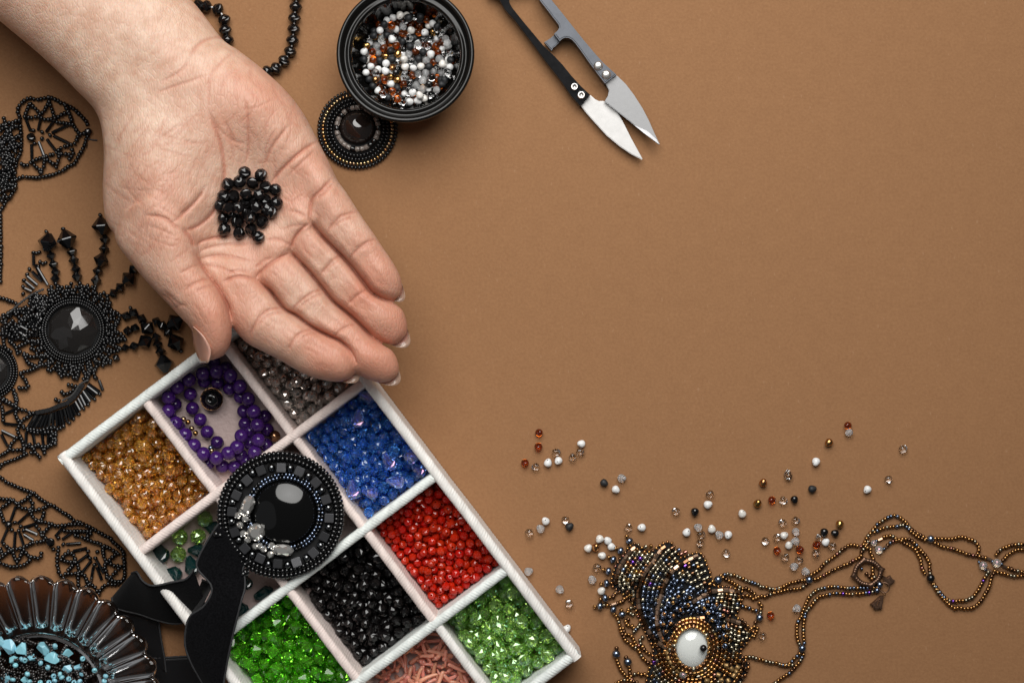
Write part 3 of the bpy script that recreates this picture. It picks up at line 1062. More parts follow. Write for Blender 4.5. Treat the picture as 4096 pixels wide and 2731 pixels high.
M['amber'] = pm("amber_cut_glass", (1.0, 0.52, 0.09), 0.03, trans=0.88, ior=1.5, vary=0.10, var_hue=0.008, coat=0.8, coat_ior=1.8)
M['grey_crystal'] = pm("silver_shade_glass", (0.80, 0.74, 0.69), 0.05, trans=0.5, metal=0.6, ior=1.55, vary=0.3)
M['blue'] = pm("sapphire_glass", (0.10, 0.37, 1.0), 0.03, trans=0.88, ior=1.5, coat=0.5, coat_ior=1.6, vary=0.10, var_hue=0.004)
M['blue_ab'] = pm("sapphire_rainbow_glass", (0.22, 0.42, 1.0), 0.02, trans=0.92, ior=1.5, film=430, coat=0.8, coat_ior=1.8)
M['red'] = pm("coral_red_glass", (0.46, 0.014, 0.003), 0.09, vary=0.14, var_hue=0.003, sss=0.2, sss_r=(1, .1, .05), sss_s=0.0012, spec=0.6)
M['green'] = pm("peridot_glass", (0.26, 0.84, 0.05), 0.03, trans=0.86, ior=1.52, vary=0.15)
M['green_ab'] = pm("green_rainbow_glass", (0.52, 0.86, 0.20), 0.03, trans=0.88, ior=1.5, film=380, coat=1.0, coat_ior=1.9, vary=0.15)
M['emerald'] = pm("dark_emerald_glass", (0.006, 0.04, 0.04), 0.03, trans=0.3, ior=1.55, spec=0.9)
M['coral'] = pm("pink_coral", (0.78, 0.34, 0.24), 0.24, vary=0.15, var_hue=0.012, sss=0.3, sss_r=(1, .5, .4), sss_s=0.0015)
M['amethyst'] = pm("amethyst", (0.045, 0.010, 0.12), 0.07, spec=0.55, vary=0.3, sss=0.25, sss_r=(.6, .2, 1), sss_s=0.002)


def seen_share(p, rad):
    """share of each ball that is not covered by higher balls when looked at from above"""
    g = np.linspace(-.85, .85, 6)
    gx, gy = [a.ravel() for a in np.meshgrid(g, g)]
    ok = gx ** 2 + gy ** 2 < .8
    gx, gy = gx[ok], gy[ok]
    out = np.zeros(len(rad))
    for q in range(len(rad)):
        sx, sy = p[q, 0] + gx * rad[q], p[q, 1] + gy * rad[q]
        hi = np.nonzero(p[:, 2] > p[q, 2] + rad[q] * .35)[0]
        cov = (((sx[:, None] - p[hi, 0]) ** 2 + (sy[:, None] - p[hi, 1]) ** 2) < (rad[hi] * .95) ** 2).any(1) if len(hi) else np.zeros(len(sx), bool)
        out[q] = 1 - cov.mean()
    return out


def join_mass(name, items, label, cat):
    """beads buried in a heap, joined into one mass"""
    V, F, MI, mats = [], [], [], []
    o = 0
    for me, m in items:
        co = np.empty(len(me.vertices) * 3)
        me.vertices.foreach_get('co', co)
        mm = np.array(m)
        V.append(co.reshape(-1, 3) @ mm[:3, :3].T + mm[:3, 3])
        if me.materials[0] not in mats:
            mats.append(me.materials[0])
        k = mats.index(me.materials[0])
        for f in me.polygons:
            F.append([v + o for v in f.vertices])
            MI.append(k)
        o += len(me.vertices)
    me = bpy.data.meshes.new(name)
    me.from_pydata(np.vstack(V).tolist(), [], F)
    for k in mats:
        me.materials.append(k)
    me.polygons.foreach_set('material_index', MI)
    me.update()
    return tag(link(name, me), label, cat, None, "stuff")


def fill_cell(i, j, n, rmm, kinds, name, label, cat, group, seed, lay=None, top=0.03, heap=None):
    u0, v0, w, d = cell(i, j)
    r = np.random.default_rng(seed)
    rad = r.uniform(rmm[0], rmm[1], n) * 1e-3
    big = r.random(n)
    kk = [kinds[min(len(kinds) - 1, int(b * len(kinds)))] for b in big]
    rad = rad * np.array([k[2] for k in kk])
    p = settle(rad * 0.96, w, d, seed=seed, top=top)
    vis = seen_share(p, rad)
    buried = []
    for q in range(n):
        loc = B(u0, v0, 0) + BU * p[q, 0] + BV * p[q, 1] + Vector((0, 0, FLOOR_Z + p[q, 2]))
        m = rand_rot(r)
        if lay and r.random() < lay:         # flat beads tend to lie on their side
            m = Matrix.Rotation(r.uniform(0, 6.28), 4, 'Z') @ Matrix.Rotation(r.normal(0, .5), 4, 'Y') @ Matrix.Rotation(r.uniform(0, 1), 4, 'X')
        m = Matrix.Translation(loc) @ m @ Matrix.Scale(rad[q], 4)
        if vis[q] < .16:
            buried.append((bead_mesh(kk[q][0], kk[q][1]), m))
            continue
        nm, lb, ct, gp = (name, label, cat, group) if len(kk[q]) < 4 else kk[q][3]
        tag(link(nm, bead_mesh(kk[q][0], kk[q][1]), None, m), lb, ct, gp)
    if buried:
        join_mass(name + "_layer", buried, "lower layer of beads beneath the " + group, "beads")
    return p, rad, u0, v0


fill_cell(0, 0, 195, (2.05, 2.5), [('rondelle', 'amber', 1.0)], "amber_bead", "amber cut glass bead piled in the box compartment beside the purple bracelet", "bead", "amber beads in the box", 1, lay=.5)
fill_cell(0, 2, 150, (2.2, 2.7), [('rondelle_r', 'grey_crystal', 1.0)], "grey_crystal_bead", "silvery grey cut crystal bead in the compartment under the fingertips", "bead", "silver grey beads in the box", 2, lay=.5)
bl = fill_cell(1, 2, 165, (2.15, 2.55), [('rondelle', 'blue', 1.0)], "blue_crystal_bead",
          "sapphire blue cut crystal bead in the box compartment", "bead", "blue beads in the box", 3, lay=.6)
fill_cell(2, 2, 330, (1.72, 1.98), [('rondelle_r', 'red', 1.0)], "red_bead", "opaque red faceted bead piled in its box compartment", "bead", "red beads in the box", 4, lay=.3)
fill_cell(2, 1, 175, (2.05, 2.45), [('rondelle_r', 'jet', 1.0)], "black_crystal_bead", "black cut glass bead loose in the box compartment between red and bright green", "bead", "black beads in the box", 5, lay=.5)
fill_cell(2, 0, 140, (2.6, 2.9), [('bicone', 'green', 1.0)], "bicone_bead", "bright peridot green bicone bead in the box compartment", "bead", "green bicones in the box", 6, lay=.3)
fill_cell(3, 2, 105, (2.7, 3.1), [('rondelle_r', 'green_ab', 1.0)], "green_crystal_bead", "green rainbow-coated crystal bead in the box's end compartment", "bead", "green rainbow beads in the box", 7, lay=.5)
# big rainbow teardrops lying on the blue beads   (crop base 1160,1500 scale 2.529)
for (x, y, r, a) in [(688, 460, 30, 95), (640, 1175, 31, 80), (1010, 890, 30, 55), (1230, 820, 32, 165), (1085, 1075, 29, 5), (830, 1190, 27, 10), (1310, 970, 27, 40), (800, 225, 28, 20)]:
    px, py = 1160 + x / 2.529, 1500 + y / 2.529
    p, rad, cu, cv_ = bl
    o = P(px, py, .012) - B(cu, cv_, 0)
    lu, lv = o.x * BU.x + o.y * BU.y, o.x * BV.x + o.y * BV.y
    d2 = (p[:, 0] - lu) ** 2 + (p[:, 1] - lv) ** 2
    nb0 = d2 < (rad + .001) ** 2
    zt = FLOOR_Z + (float((p[nb0, 2] + rad[nb0] * .75).max()) if nb0.any() else 0.0)
    m = frame_m(P(px, py, zt + r * PX * .6), (math.cos(math.radians(a)), -math.sin(math.radians(a)), .1), s=r * PX)
    tag(link("teardrop_bead", bead_mesh('teardrop', 'blue_ab'), None, m), "large blue rainbow teardrop crystal lying on the blue beads", "bead", "blue teardrops in the box")
# coral sticks
u0, v0, w, d = cell(3, 1)
rc = np.random.default_rng(11)
for q in range(210):
    fu, fv = rc.uniform(.09, .91), rc.uniform(.03, .9)
    L = rc.uniform(0.75, 1.25)
    rr = rc.uniform(.00075, .0011)
    loc = B(u0, v0, 0) + BU * (fu * w) + BV * (fv * d) + Vector((0, 0, FLOOR_Z + 0.001 + rc.uniform(0, 0.0085) * min(1, 0.25 + fv * 2.0)))
    m = Matrix.Translation(loc) @ Matrix.Rotation(rc.uniform(0, 6.28), 4, 'Z') @ Matrix.Rotation(rc.normal(0, .45), 4, 'Y') @ Matrix.Rotation(rc.uniform(0, 6.28), 4, 'X') @ Matrix.Diagonal((rr * L, rr, rr, 1))
    tag(link("coral_stick", bead_mesh('stick', 'coral'), None, m), "slim pink coral branch piece heaped in the box compartment", "coral", "coral sticks in the box")

# loose crystals in the compartment under the ribbon brooch   (crop base 0,1700 scale 1.521)
for (x, y, r, kd, mt) in [(1248, 570, 34, 'rondelle_r', 'green_ab'), (1095, 680, 33, 'rondelle_r', 'green_ab'), (1205, 675, 33, 'rondelle_r', 'green_ab'), (1085, 785, 33, 'rondelle_r', 'green_ab')]:
    m = Matrix.Translation(P(x / 1.521, 1700 + y / 1.521, FLOOR_Z + r * PX)) @ rand_rot() @ Matrix.Scale(r * PX, 4)
    tag(link("faceted_bead", bead_mesh(kd, mt), None, m), "olive green round crystal in the compartment with dark teardrops", "bead", "olive crystals beside the ribbon")
for (x, y, r, a) in [(978, 785, 36, 62), (1055, 910, 36, 5), (1170, 865, 33, 70), (1300, 625, 30, 20), (1205, 760, 28, 0), (1620, 1025, 34, -15), (1470, 1120, 30, 50), (1500, 960, 26, 70)]:
    m = frame_m(P(x / 1.521, 1700 + y / 1.521, FLOOR_Z + r * PX * .95), (math.cos(math.radians(a)), -math.sin(math.radians(a)), 0.05), s=r * PX)
    tag(link("teardrop_bead", bead_mesh('teardrop', 'emerald'), None, m), "dark emerald teardrop crystal in the compartment beside the velvet ribbon", "bead", "emerald teardrops beside the ribbon")

# amethyst bracelet coiled in its compartment   (crop base 560,1380 scale 2.703)
brac = empty("bead_bracelet", P(860, 1700, FLOOR_Z), "purple round-bead bracelet coiled in the pink-lined compartment", "bracelet")
bw = Beadwork(brac)
upper = [(308, 568), (308, 712), (388, 845), (488, 968), (583, 1083), (685, 1175), (825, 1218), (955, 1165), (1050, 1100), (1095, 980), (1240, 1160), (1280, 1026), (1268, 865), (1230, 718), (1172, 582), (1082, 445), (980, 332), (828, 288), (680, 310), (530, 375), (402, 455)]
lower = [(545, 530), (568, 683), (652, 806), (727, 938), (835, 1052), (695, 390), (840, 405), (970, 470), (1085, 560), (1120, 715), (1135, 850), (1190, 930), (1190, 1060), (1090, 1190), (1150, 1250), (1020, 1315), (890, 1305), (735, 1280), (1350, 770), (1375, 915), (1365, 1080), (800, 185), (930, 250), (380, 640), (420, 890), (560, 1130), (330, 790)]
for (x, y) in upper:
    bw.one(x, y, 28.5, 'amethyst', z=FLOOR_Z + 0.0075, crop=(560, 1380, 2.703))
for (x, y) in lower:
    bw.one(x, y, 27.5, 'amethyst', z=FLOOR_Z + 0.0010, crop=(560, 1380, 2.703))
for (x, y, k) in [(470, 800, 'gold'), (520, 830, 'bronze'), (560, 900, 'gold'), (600, 950, 'bronze'), (765, 1110, 'steel'), (775, 1140, 'gold'), (1455, 985, 'bronze_dk')]:
    bw.one(x, y, 11 if x < 1400 else 24, k, name="spacer_bead", z=FLOOR_Z + 0.004, crop=(560, 1380, 2.703))
bw.finish()
spare = P(560 + 797 / 2.703, 1380 + 580 / 2.703, FLOOR_Z)
big = empty("capped_bead", spare, "single large glossy black bead with bronze caps inside the purple bracelet's coil", "bead")
link("bead_body", bead_mesh('round', 'black'), big, Matrix.Translation(spare + Vector((0, 0, .0044))) @ Matrix.Rotation(1.571, 4, 'Y') @ Matrix.Diagonal((.0042, .0044, .0044, 1)))
link("bead_cap", lathe("bead_cap", [(-.3, .96), (-.36, 1.03), (-.28, 1.06), (-.22, 1.0)], 14, [M['bronze_dk']]), big, Matrix.Translation(spare + Vector((0, 0, .0044))) @ Matrix.Rotation(1.571, 4, 'Y') @ Matrix.Scale(.0044, 4))

# faceted black beads heaped in the palm   (crop base 800,0 scale 1.568)
heap1 = [(280, 1082), (382, 1097), (247, 1142), (330, 1150), (175, 1155), (412, 1172), (473, 1190), (148, 1232), (212, 1232), (408, 1255), (480, 1272), (130, 1290), (285, 1275), (447, 1330), (147, 1370), (235, 1392), (390, 1390), (152, 1440), (320, 1440), (245, 1462), (366, 1487), (270, 1330), (200, 1345), (420, 1310), (340, 1335), (330, 1260)]
heap2 = [(290, 1220), (372, 1222), (178, 1308), (238, 1305), (358, 1302), (312, 1368)]
for lvl, hp in ((0, heap1), (1, heap2)):
    for (x, y) in hp:
        px, py = 800 + x / 1.568, y / 1.568
        r = 0.00252 * rng.uniform(.95, 1.04)
        z = palm_z(px, py) + r * 0.9 + lvl * 0.0031
        m = Matrix.Translation(P(px, py, z)) @ rand_rot() @ Matrix.Scale(r, 4)
        tag(link("faceted_bead", bead_mesh('rondelle_r', 'jet'), None, m), "black cut glass bead heaped in the open palm", "bead", "black beads held in the hand")
# ------------------------------------------------------------------ thread snips   (crop base 1880,0 scale 2.376)
SC = (1880, 0, 2.376)


def sp(x, y):
    return (SC[0] + x / SC[2], SC[1] + y / SC[2])


def slab(name, outline, z0, z1, mat, parent, bevel=0.0004, crop=sp, holes=(), taper=None, seg=2, ztilt=None):
    """closed outline in crop pixels, extruded from z0 to z1 with bevelled edges"""
    bm = bmesh.new()
    pts = [crop(*p) for p in outline]
    vs_ = [bm.verts.new(P(x, y, z1)) for x, y in pts]
    f = bm.faces.new(vs_)
    if f.normal.z < 0:
        bmesh.ops.reverse_faces(bm, faces=[f])
    f.normal_update()
    ex = bmesh.ops.extrude_face_region(bm, geom=[f])
    dv = [g for g in ex['geom'] if isinstance(g, bmesh.types.BMVert)]
    top = [v for v in bm.verts if v not in dv]
    for v in dv:
        v.co.z = z0
    bmesh.ops.recalc_face_normals(bm, faces=bm.faces[:])
    te = [e for e in bm.edges if all(abs(v.co.z - z1) < 1e-7 for v in e.verts)]
    if bevel:
        bmesh.ops.bevel(bm, geom=te, offset=bevel, segments=seg, affect='EDGES', clamp_overlap=True)
    if ztilt:
        for v in bm.verts:
            v.co.z += ztilt(v.co)
    bm.normal_update()
    me = bpy.data.meshes.new(name)
    bm.to_mesh(me)
    bm.free()
    me.materials.append(mat)
    return link(name, me, parent)


def steel_mat(name, col, rough, metal=1.0, streak=0.5, sc=260.0):
    m = pm(name, col, rough, metal)
    nt = m.node_tree
    b = nt.nodes["Principled BSDF"]
    tc = N(nt, "ShaderNodeTexCoord")
    no = N(nt, "ShaderNodeTexNoise", Scale=sc, Detail=5.0, Roughness=0.65)
    nt.links.new(tc.outputs["Object"], no.inputs["Vector"])
    r = N(nt, "ShaderNodeValToRGB")
    r.color_ramp.elements[0].position, r.color_ramp.elements[1].position = 0.3, 0.72
    r.color_ramp.elements[0].color = (*[c * (1 - streak * .55) for c in col], 1)
    r.color_ramp.elements[1].color = (*[min(1, c * (1 + streak * .35)) for c in col], 1)
    nt.links.new(no.outputs["Fac"], r.inputs[0])
    nt.links.new(r.outputs[0], b.inputs["Base Color"])
    mr = N(nt, "ShaderNodeMapRange")
    mr.inputs[3].default_value, mr.inputs[4].default_value = rough * .75, min(1, rough * 1.35)
    nt.links.new(no.outputs["Fac"], mr.inputs[0])
    nt.links.new(mr.outputs[0], b.inputs["Roughness"])
    return m


HANDLE_BLUE = steel_mat("blued_steel", (0.075, 0.08, 0.092), 0.38, 0.7, 0.55)
HANDLE_DARK = steel_mat("black_steel", (0.010, 0.010, 0.011), 0.22, 0.0, 0.8)
BLADE = steel_mat("bright_blade_steel", (0.55, 0.54, 0.53), 0.5, 0.55, 0.12, 400)
BLADE_G = steel_mat("ground_blade_steel", (0.30, 0.30, 0.305), 0.5, 0.55, 0.22, 600)
RIVET = steel_mat("rivet_metal", (0.80, 0.78, 0.75), 0.30, 0.9, 0.3, 500)

snips = empty("thread_snips", P(*sp(900, 600)), "open spring thread snips with dark steel handles and bright blades", "snips")
# right-hand handle bar: standing channel, broad worn face up, with the thumb lug
bar_a = slab("handle_bar", [(640, -90), (700, -110), (790, 20), (880, 130), (975, 250), (1075, 375), (1180, 500), (1270, 600), (1392, 710), (1283, 793), (1215, 705), (1130, 590), (1060, 490), (1000, 410), (970, 378), (940, 362), (905, 358), (880, 368), (853, 392),
                    (800, 322), (835, 290), (848, 265), (845, 238), (800, 180), (735, 95), (665, 5)], 0.0018, 0.0090, HANDLE_BLUE, snips, bevel=0.0005)
# left-hand handle bar: its face leans outwards
bar_ref = P(*sp(720, 520))


def bar_tilt(c):
    a = (c.x - bar_ref.x) * -.79 + (c.y - bar_ref.y) * -.61
    return max(-0.32 * a, .0004 - c.z)


bar_b = slab("handle_bar", [(150, -70), (260, -70), (372, 0), (378, 35), (400, 75), (500, 200), (600, 320), (700, 440), (800, 535), (880, 620), (960, 720), (1050, 820), (1140, 905), (1060, 1000), (1050, 1012), (960, 910), (860, 765), (700, 560), (560, 370), (430, 200), (330, 90), (280, 0), (190, -60)],
     0.0014, 0.0068, HANDLE_DARK, snips, bevel=0.0008, seg=3, ztilt=bar_tilt)
slab("lug", [(706, 402), (755, 372), (798, 336), (855, 398), (812, 440), (790, 455), (776, 482)], 0.0012, 0.0050, HANDLE_BLUE, snips, bevel=0.0004)
slab("spring_bow", [(150, -60), (700, -100), (640, -330), (420, -420), (170, -340), (60, -200), (140, -180), (220, -270), (420, -330), (580, -260), (600, -140), (150, -130)], 0.0010, 0.0062, HANDLE_DARK, snips, bevel=0.0005)
# blades
blade_a = slab("blade", [(1285, 790), (1382, 720), (1400, 722), (1480, 800), (1560, 905), (1640, 1030), (1700, 1145), (1750, 1260), (1803, 1372), (1795, 1375), (1660, 1270), (1500, 1140), (1380, 1045), (1278, 965), (1310, 915), (1322, 860)], 0.0050, 0.0062, BLADE_G, snips, bevel=0.00045)
slab("blade", [(1056, 1008), (1146, 905), (1190, 945), (1225, 962), (1265, 960), (1290, 975), (1340, 1010), (1395, 1060), (1450, 1150), (1530, 1310), (1590, 1420), (1640, 1512), (1632, 1518), (1530, 1465), (1420, 1390), (1300, 1290), (1190, 1170), (1110, 1080), (1062, 1018)], 0.0030, 0.0042, BLADE, snips, bevel=0.0004)
slab("ground_edge", [(1278, 967), (1300, 985), (1440, 1095), (1560, 1190), (1690, 1250), (1775, 1330), (1800, 1374), (1660, 1272), (1500, 1142), (1380, 1047)], 0.0058, 0.00635, steel_mat("ground_bevel", (0.33, 0.33, 0.34), 0.3, 0.95, 0.4, 300), blade_a, bevel=0.0)


def rivet(x, y, r, z, dome):
    prof = [(0, 1.0), (.25, 1.0), (.5, .86), (.66, .55), (.72, 0.0)] if dome else [(0, 1.0), (.35, .98), (.42, .8), (.36, .52), (.1, .40), (.08, 0.0)]
    me = lathe("rivet", prof, 18, [RIVET], close=False)
    m = Matrix.Translation(P(*sp(x, y), z)) @ Matrix.Rotation(-math.pi / 2, 4, 'Y') @ Matrix.Scale(r / SC[2] * PX, 4)
    link("rivet", me, bar_a if dome else bar_b, m)


rivet(1219, 628, 44, 0.0089, True)
rivet(1295, 712, 44, 0.0089, True)
rivet(993, 826, 34, 0.0079, False)
rivet(1058, 905, 36, 0.0079, False)

# ------------------------------------------------------------------ black glass bowl and its drop beads
BH = 0.026
bc = P(1621, 214, BH)
bc = Vector((bc.x, bc.y, 0))
RK = PX * (1 - BH / CAM_H)
bowl_glass = pm("black_bowl_glass", (0.006, 0.0055, 0.005), 0.04, spec=0.32)
bowl = empty("glass_bowl", bc, "shiny black fluted glass bowl filled with mixed drop beads", "bowl")


def bowl_mesh():
    V, F = [], []
    seg = 192
    prof = [(0, .0010), (90, .0010), (150, .0022), (205, .009), (240, .017), (268, .0222), (277, .0245), (275, .0258), (266, .0262), (256, .0255), (249, .0238), (240, .0235), (232, .0245), (224, .0243), (217, .0215), (210, .017), (200, .0128), (186, .0088), (165, .0062), (130, .0052), (60, .0050), (0, .0050)]
    flute = {14: .2, 15: .6, 16: 1, 17: 1, 18: 1, 19: .5}
    for i, (r, z) in enumerate(prof):
        for s in range(seg):
            t = 2 * math.pi * s / seg
            a = flute.get(i, 0)
            ph = (t * 24 / (2 * math.pi)) % 1.0
            k = 1 + a * 0.030 * (abs(ph - .5) * 2 - .5) * 2
            V.append((r * RK * k * math.cos(t), r * RK * k * math.sin(t), z + a * 0.0004 * (abs(ph - .5) * 2)))
    for i in range(len(prof) - 1):
        for s in range(seg):
            s2 = (s + 1) % seg
            F.append((i * seg + s, i * seg + s2, (i + 1) * seg + s2, (i + 1) * seg + s))
    me = mesh_from("bowl_body", V, F, [bowl_glass])
    sm = [not (14 <= p.index // seg <= 18) for p in me.polygons]
    me.polygons.foreach_set('use_smooth', sm)
    return me


link("bowl_body", bowl_mesh(), bowl, Matrix.Translation(bc))


def bowl_wall(p, rad):
    c = p[:, :2]
    q = np.hypot(c[:, 0], c[:, 1]) + 1e-9
    # bowl floor rises towards the flutes
    zf = 0.0052 + np.clip((q / RK - 120) / 80, 0, 1.3) ** 2 * 0.0085
    p[:, 2] = np.maximum(p[:, 2], zf + rad)
    lim = 192 * RK - rad
    k = np.minimum(1, lim / q)
    p[:, 0] *= k
    p[:, 1] *= k
    return p


DROP_INFO = {'white': ("opaque white", "white"), 'pearl': ("pearly cream", "pearl"), 'clear': ("clear glass", "clear"), 'frost': ("frosted glass", "frosted"), 'topaz': ("amber brown glass", "amber"), 'black_matte': ("matte black", "black"), 'black': ("glossy black", "gloss black"), 'bronze': ("metallic bronze", "bronze")}
nb = 250
rb = np.random.default_rng(21)
rad = rb.uniform(.00140, .00162, nb)
ang0 = rb.uniform(0, 6.283, nb)
rr0 = np.sqrt(rb.uniform(0, 1, nb)) * 150 * RK
bp0 = np.c_[rr0 * np.cos(ang0), rr0 * np.sin(ang0)]


def settle_bowl():
    p = np.c_[bp0, 0.010 + rb.uniform(0, .03, nb)]
    R2 = (rad[:, None] + rad[None, :]) * 1.06
    for k in range(240):
        p[:, 2] -= 0.0002
        p[:, :2] *= 0.9985
        for _ in range(2):
            dv = p[:, None, :] - p[None, :, :]
            ds = np.sqrt((dv ** 2).sum(-1)) + 1e-9
            ov = np.clip(R2 - ds, 0, None)
            np.fill_diagonal(ov, 0)
            cnt = (ov > 0).sum(1)
            p += (dv / ds[..., None] * ov[..., None] * .5).sum(1) / np.maximum(1, cnt * .55)[:, None]
            p = bowl_wall(p, rad)
    return p


bpos = settle_bowl()
keys = ['white'] * 26 + ['pearl'] * 9 + ['clear'] * 26 + ['frost'] * 13 + ['topaz'] * 14 + ['black_matte'] * 18 + ['black'] * 4 + ['bronze'] * 8
for q in range(nb):
    k = keys[rb.integers(len(keys))]
    m = Matrix.Translation(bc + Vector(tuple(bpos[q]))) @ rand_rot(rb) @ Matrix.Scale(rad[q], 4)
    tag(link("drop_bead", bead_mesh('drop', k), None, m), DROP_INFO[k][0] + " drop bead heaped inside the black bowl", "bead", DROP_INFO[k][1] + " drop beads in the bowl")

# ------------------------------------------------------------------ scattered drop beads
S1, S2, S3 = (1600, 1700, 1.521), (2300, 1900, 1.887), (3100, 1900, 1.887)
scat = [('topaz', S1, [(847, 45), (842, 132), (761, 230)]), ('clear', S1, [(950, 165), (826, 252), (1050, 195), (1096, 160), (787, 653), (1007, 575), (1029, 1085), (1390, 622), (1198, 863)]),
        ('white', S1, [(1104, 113), (900, 230), (964, 216), (1312, 390), (886, 583), (1471, 622), (1264, 702), (1286, 738), (1016, 1236)]), ('black_matte', S1, [(1241, 350), (1031, 617)]),
        ('frost', S1, [(1349, 322), (856, 630), (781, 889), (971, 997), (1170, 940)]), ('pearl', S1, [(1215, 691), (1144, 748), (1230, 793), (1226, 1007)]), ('bronze', S1, [(1190, 743)]),
        ('clear', S2, [(1019, 141), (762, 271), (1570, 188), (953, 447), (943, 514), (1140, 585), (1567, 358), (1665, 340), (1438, 494), (1525, 467), (1587, 617), (1690, 640), (1413, 1208), (1610, 3)]),
        ('white', S2, [(1002, 222), (842, 432), (1157, 449)]), ('black', S2, [(905, 275), (1656, 182)]), ('pearl', S2, [(1262, 290), (1032, 406), (1577, 454), (1613, 528)]), ('bronze', S2, [(1378, 213), (1420, 58)]),
        ('topaz', S2, [(1486, 187), (1526, 569), (1698, 560), (1478, 1058)]), ('frost', S2, [(931, 393), (1090, 451), (1666, 425), (1664, 498), (1653, 689), (1675, 1003)]),
        ('black_matte', S3, [(280, 104)]), ('black', S3, [(371, 429), (454, 437)]), ('white', S3, [(698, 107), (382, 505)]), ('clear', S3, [(857, 30), (339, 468), (432, 533), (310, 585)]), ('bronze', S3, [(489, 368)]), ('topaz', S3, [(315, 525)]), ('frost', S3, [(230, 725)]),
        ('topaz', (0, 0, 1), [(3391, 1701)]), ('clear', (0, 0, 1), [(3612, 1795), (3152, 1895)]), ('frost', (0, 0, 1), [(3396, 1729)]), ('bronze', (0, 0, 1), [(3316, 1769)]), ('white', (0, 0, 1), [(3264, 1846)])]
rs = np.random.default_rng(33)
for k, (bx, by, s), pts in scat:
    for (x, y) in pts:
        px, py = bx + x / s, by + y / s
        r = rs.uniform(.00152, .00166)
        a = rs.uniform(0, 6.283)
        if k == 'topaz':                     # these stand on end, seen as round balls
            m = Matrix.Translation(P(px, py, r * 1.0)) @ Matrix.Rotation(a, 4, 'Z') @ Matrix.Rotation(1.2, 4, 'Y') @ Matrix.Scale(r, 4)
        else:
            m = Matrix.Translation(P(px, py, r * .97)) @ Matrix.Rotation(a, 4, 'Z') @ Matrix.Rotation(rs.uniform(.05, .75), 4, 'Y') @ Matrix.Rotation(rs.uniform(0, 6.28), 4, 'X') @ Matrix.Scale(r, 4)
        tag(link("drop_bead", bead_mesh('drop', k), None, m), DROP_INFO[k][0] + " drop bead scattered on the brown paper", "bead", DROP_INFO[k][1] + " drop beads on the paper")

# ------------------------------------------------------------------ ribbed smoky glass dish
DC = P(141, 2813, 0.012)
DC = Vector((DC.x, DC.y, 0))
DK = PX * (1 - 0.014 / CAM_H)
dish_glass = pm("smoky_brown_glass", (0.23, 0.135, 0.088), 0.03, trans=0.98, ior=1.45, spec=0.18)
dish = empty("glass_dish", DC, "ribbed smoky brown glass dish with a scalloped rim", "dish")


def dish_mesh():
    V, F = [], []
    NF = 32
    seg = NF * 12
    # (r px, z m, flute weight) top surface from centre to rim, then underside back
    top = [(0, .0045, 0), (245, .0045, 0), (262, .0058, 0), (272, .0085, 0), (285, .0096, 0), (300, .0094, .15), (312, .0102, .8), (345, .0116, 1), (390, .0134, 1), (435, .0152, 1), (470, .0164, 1), (492, .0168, .95), (505, .0162, .9)]
    bot = [(505, .0142, .9), (480, .0126, .9), (430, .0098, .8), (370, .0066, .6), (310, .0040, .2), (270, .0012, 0), (200, .0008, 0), (0, .0008, 0)]
    prof = top + bot
    for i, (r, z, a) in enumerate(prof):
        for s in range(seg):
            t = 2 * math.pi * s / seg
            ph = (s % 12) / 12.0
            lobe = abs(math.sin(math.pi * (ph + .02))) ** 0.6
            k = 1 + (0.075 * (lobe - 0.5) if r > 440 else 0) * a
            up = a * 0.0040 * (lobe - .5) * (1 if i < len(top) else .55)
            V.append((r * DK * k * math.cos(t), r * DK * k * math.sin(t), z + up))
    for i in range(len(prof) - 1):
        for s in range(seg):
            s2 = (s + 1) % seg
            F.append((i * seg + s, i * seg + s2, (i + 1) * seg + s2, (i + 1) * seg + s))
    return mesh_from("dish_body", V, F, [dish_glass])


link("dish_body", dish_mesh(), dish, Matrix.Translation(DC) @ Matrix.Rotation(math.radians(2), 4, 'Z'))

# beaded fringe bracelet lying in the dish   (crop base 0,2280 scale 3.477)
D6 = (0, 2280, 3.477)
M['turq'] = pm("turquoise", (0.26, 0.58, 0.68), 0.25, vary=0.15, var_hue=0.012, coat=0.3)
M['brown_black'] = pm("dark_brown_glass", (0.016, 0.011, 0.009), 0.09, spec=1.0)
fr = empty("beaded_bracelet", Vector((DC.x, DC.y, .0046)), "turquoise chip bracelet with black seed bead fringe lying in the glass dish", "bracelet")
fb = Beadwork(fr)


def chip_mesh(seed):
    r = np.random.default_rng(seed)
    bm = bmesh.new()
    for _ in range(13):
        v = r.normal(size=3)
        v /= np.linalg.norm(v)
        bm.verts.new(tuple(v * np.array([1.1, .95, .7])))
    bmesh.ops.convex_hull(bm, input=bm.verts[:])
    bmesh.ops.bevel(bm, geom=bm.edges[:], offset=0.05, segments=1, affect='EDGES', clamp_overlap=True)
    me = bpy.data.meshes.new("turquoise_chip")
    bm.to_mesh(me)
    bm.free()
    me.materials.append(M['turq'])
    me.polygons.foreach_set('use_smooth', [False] * len(me.polygons))
    return me


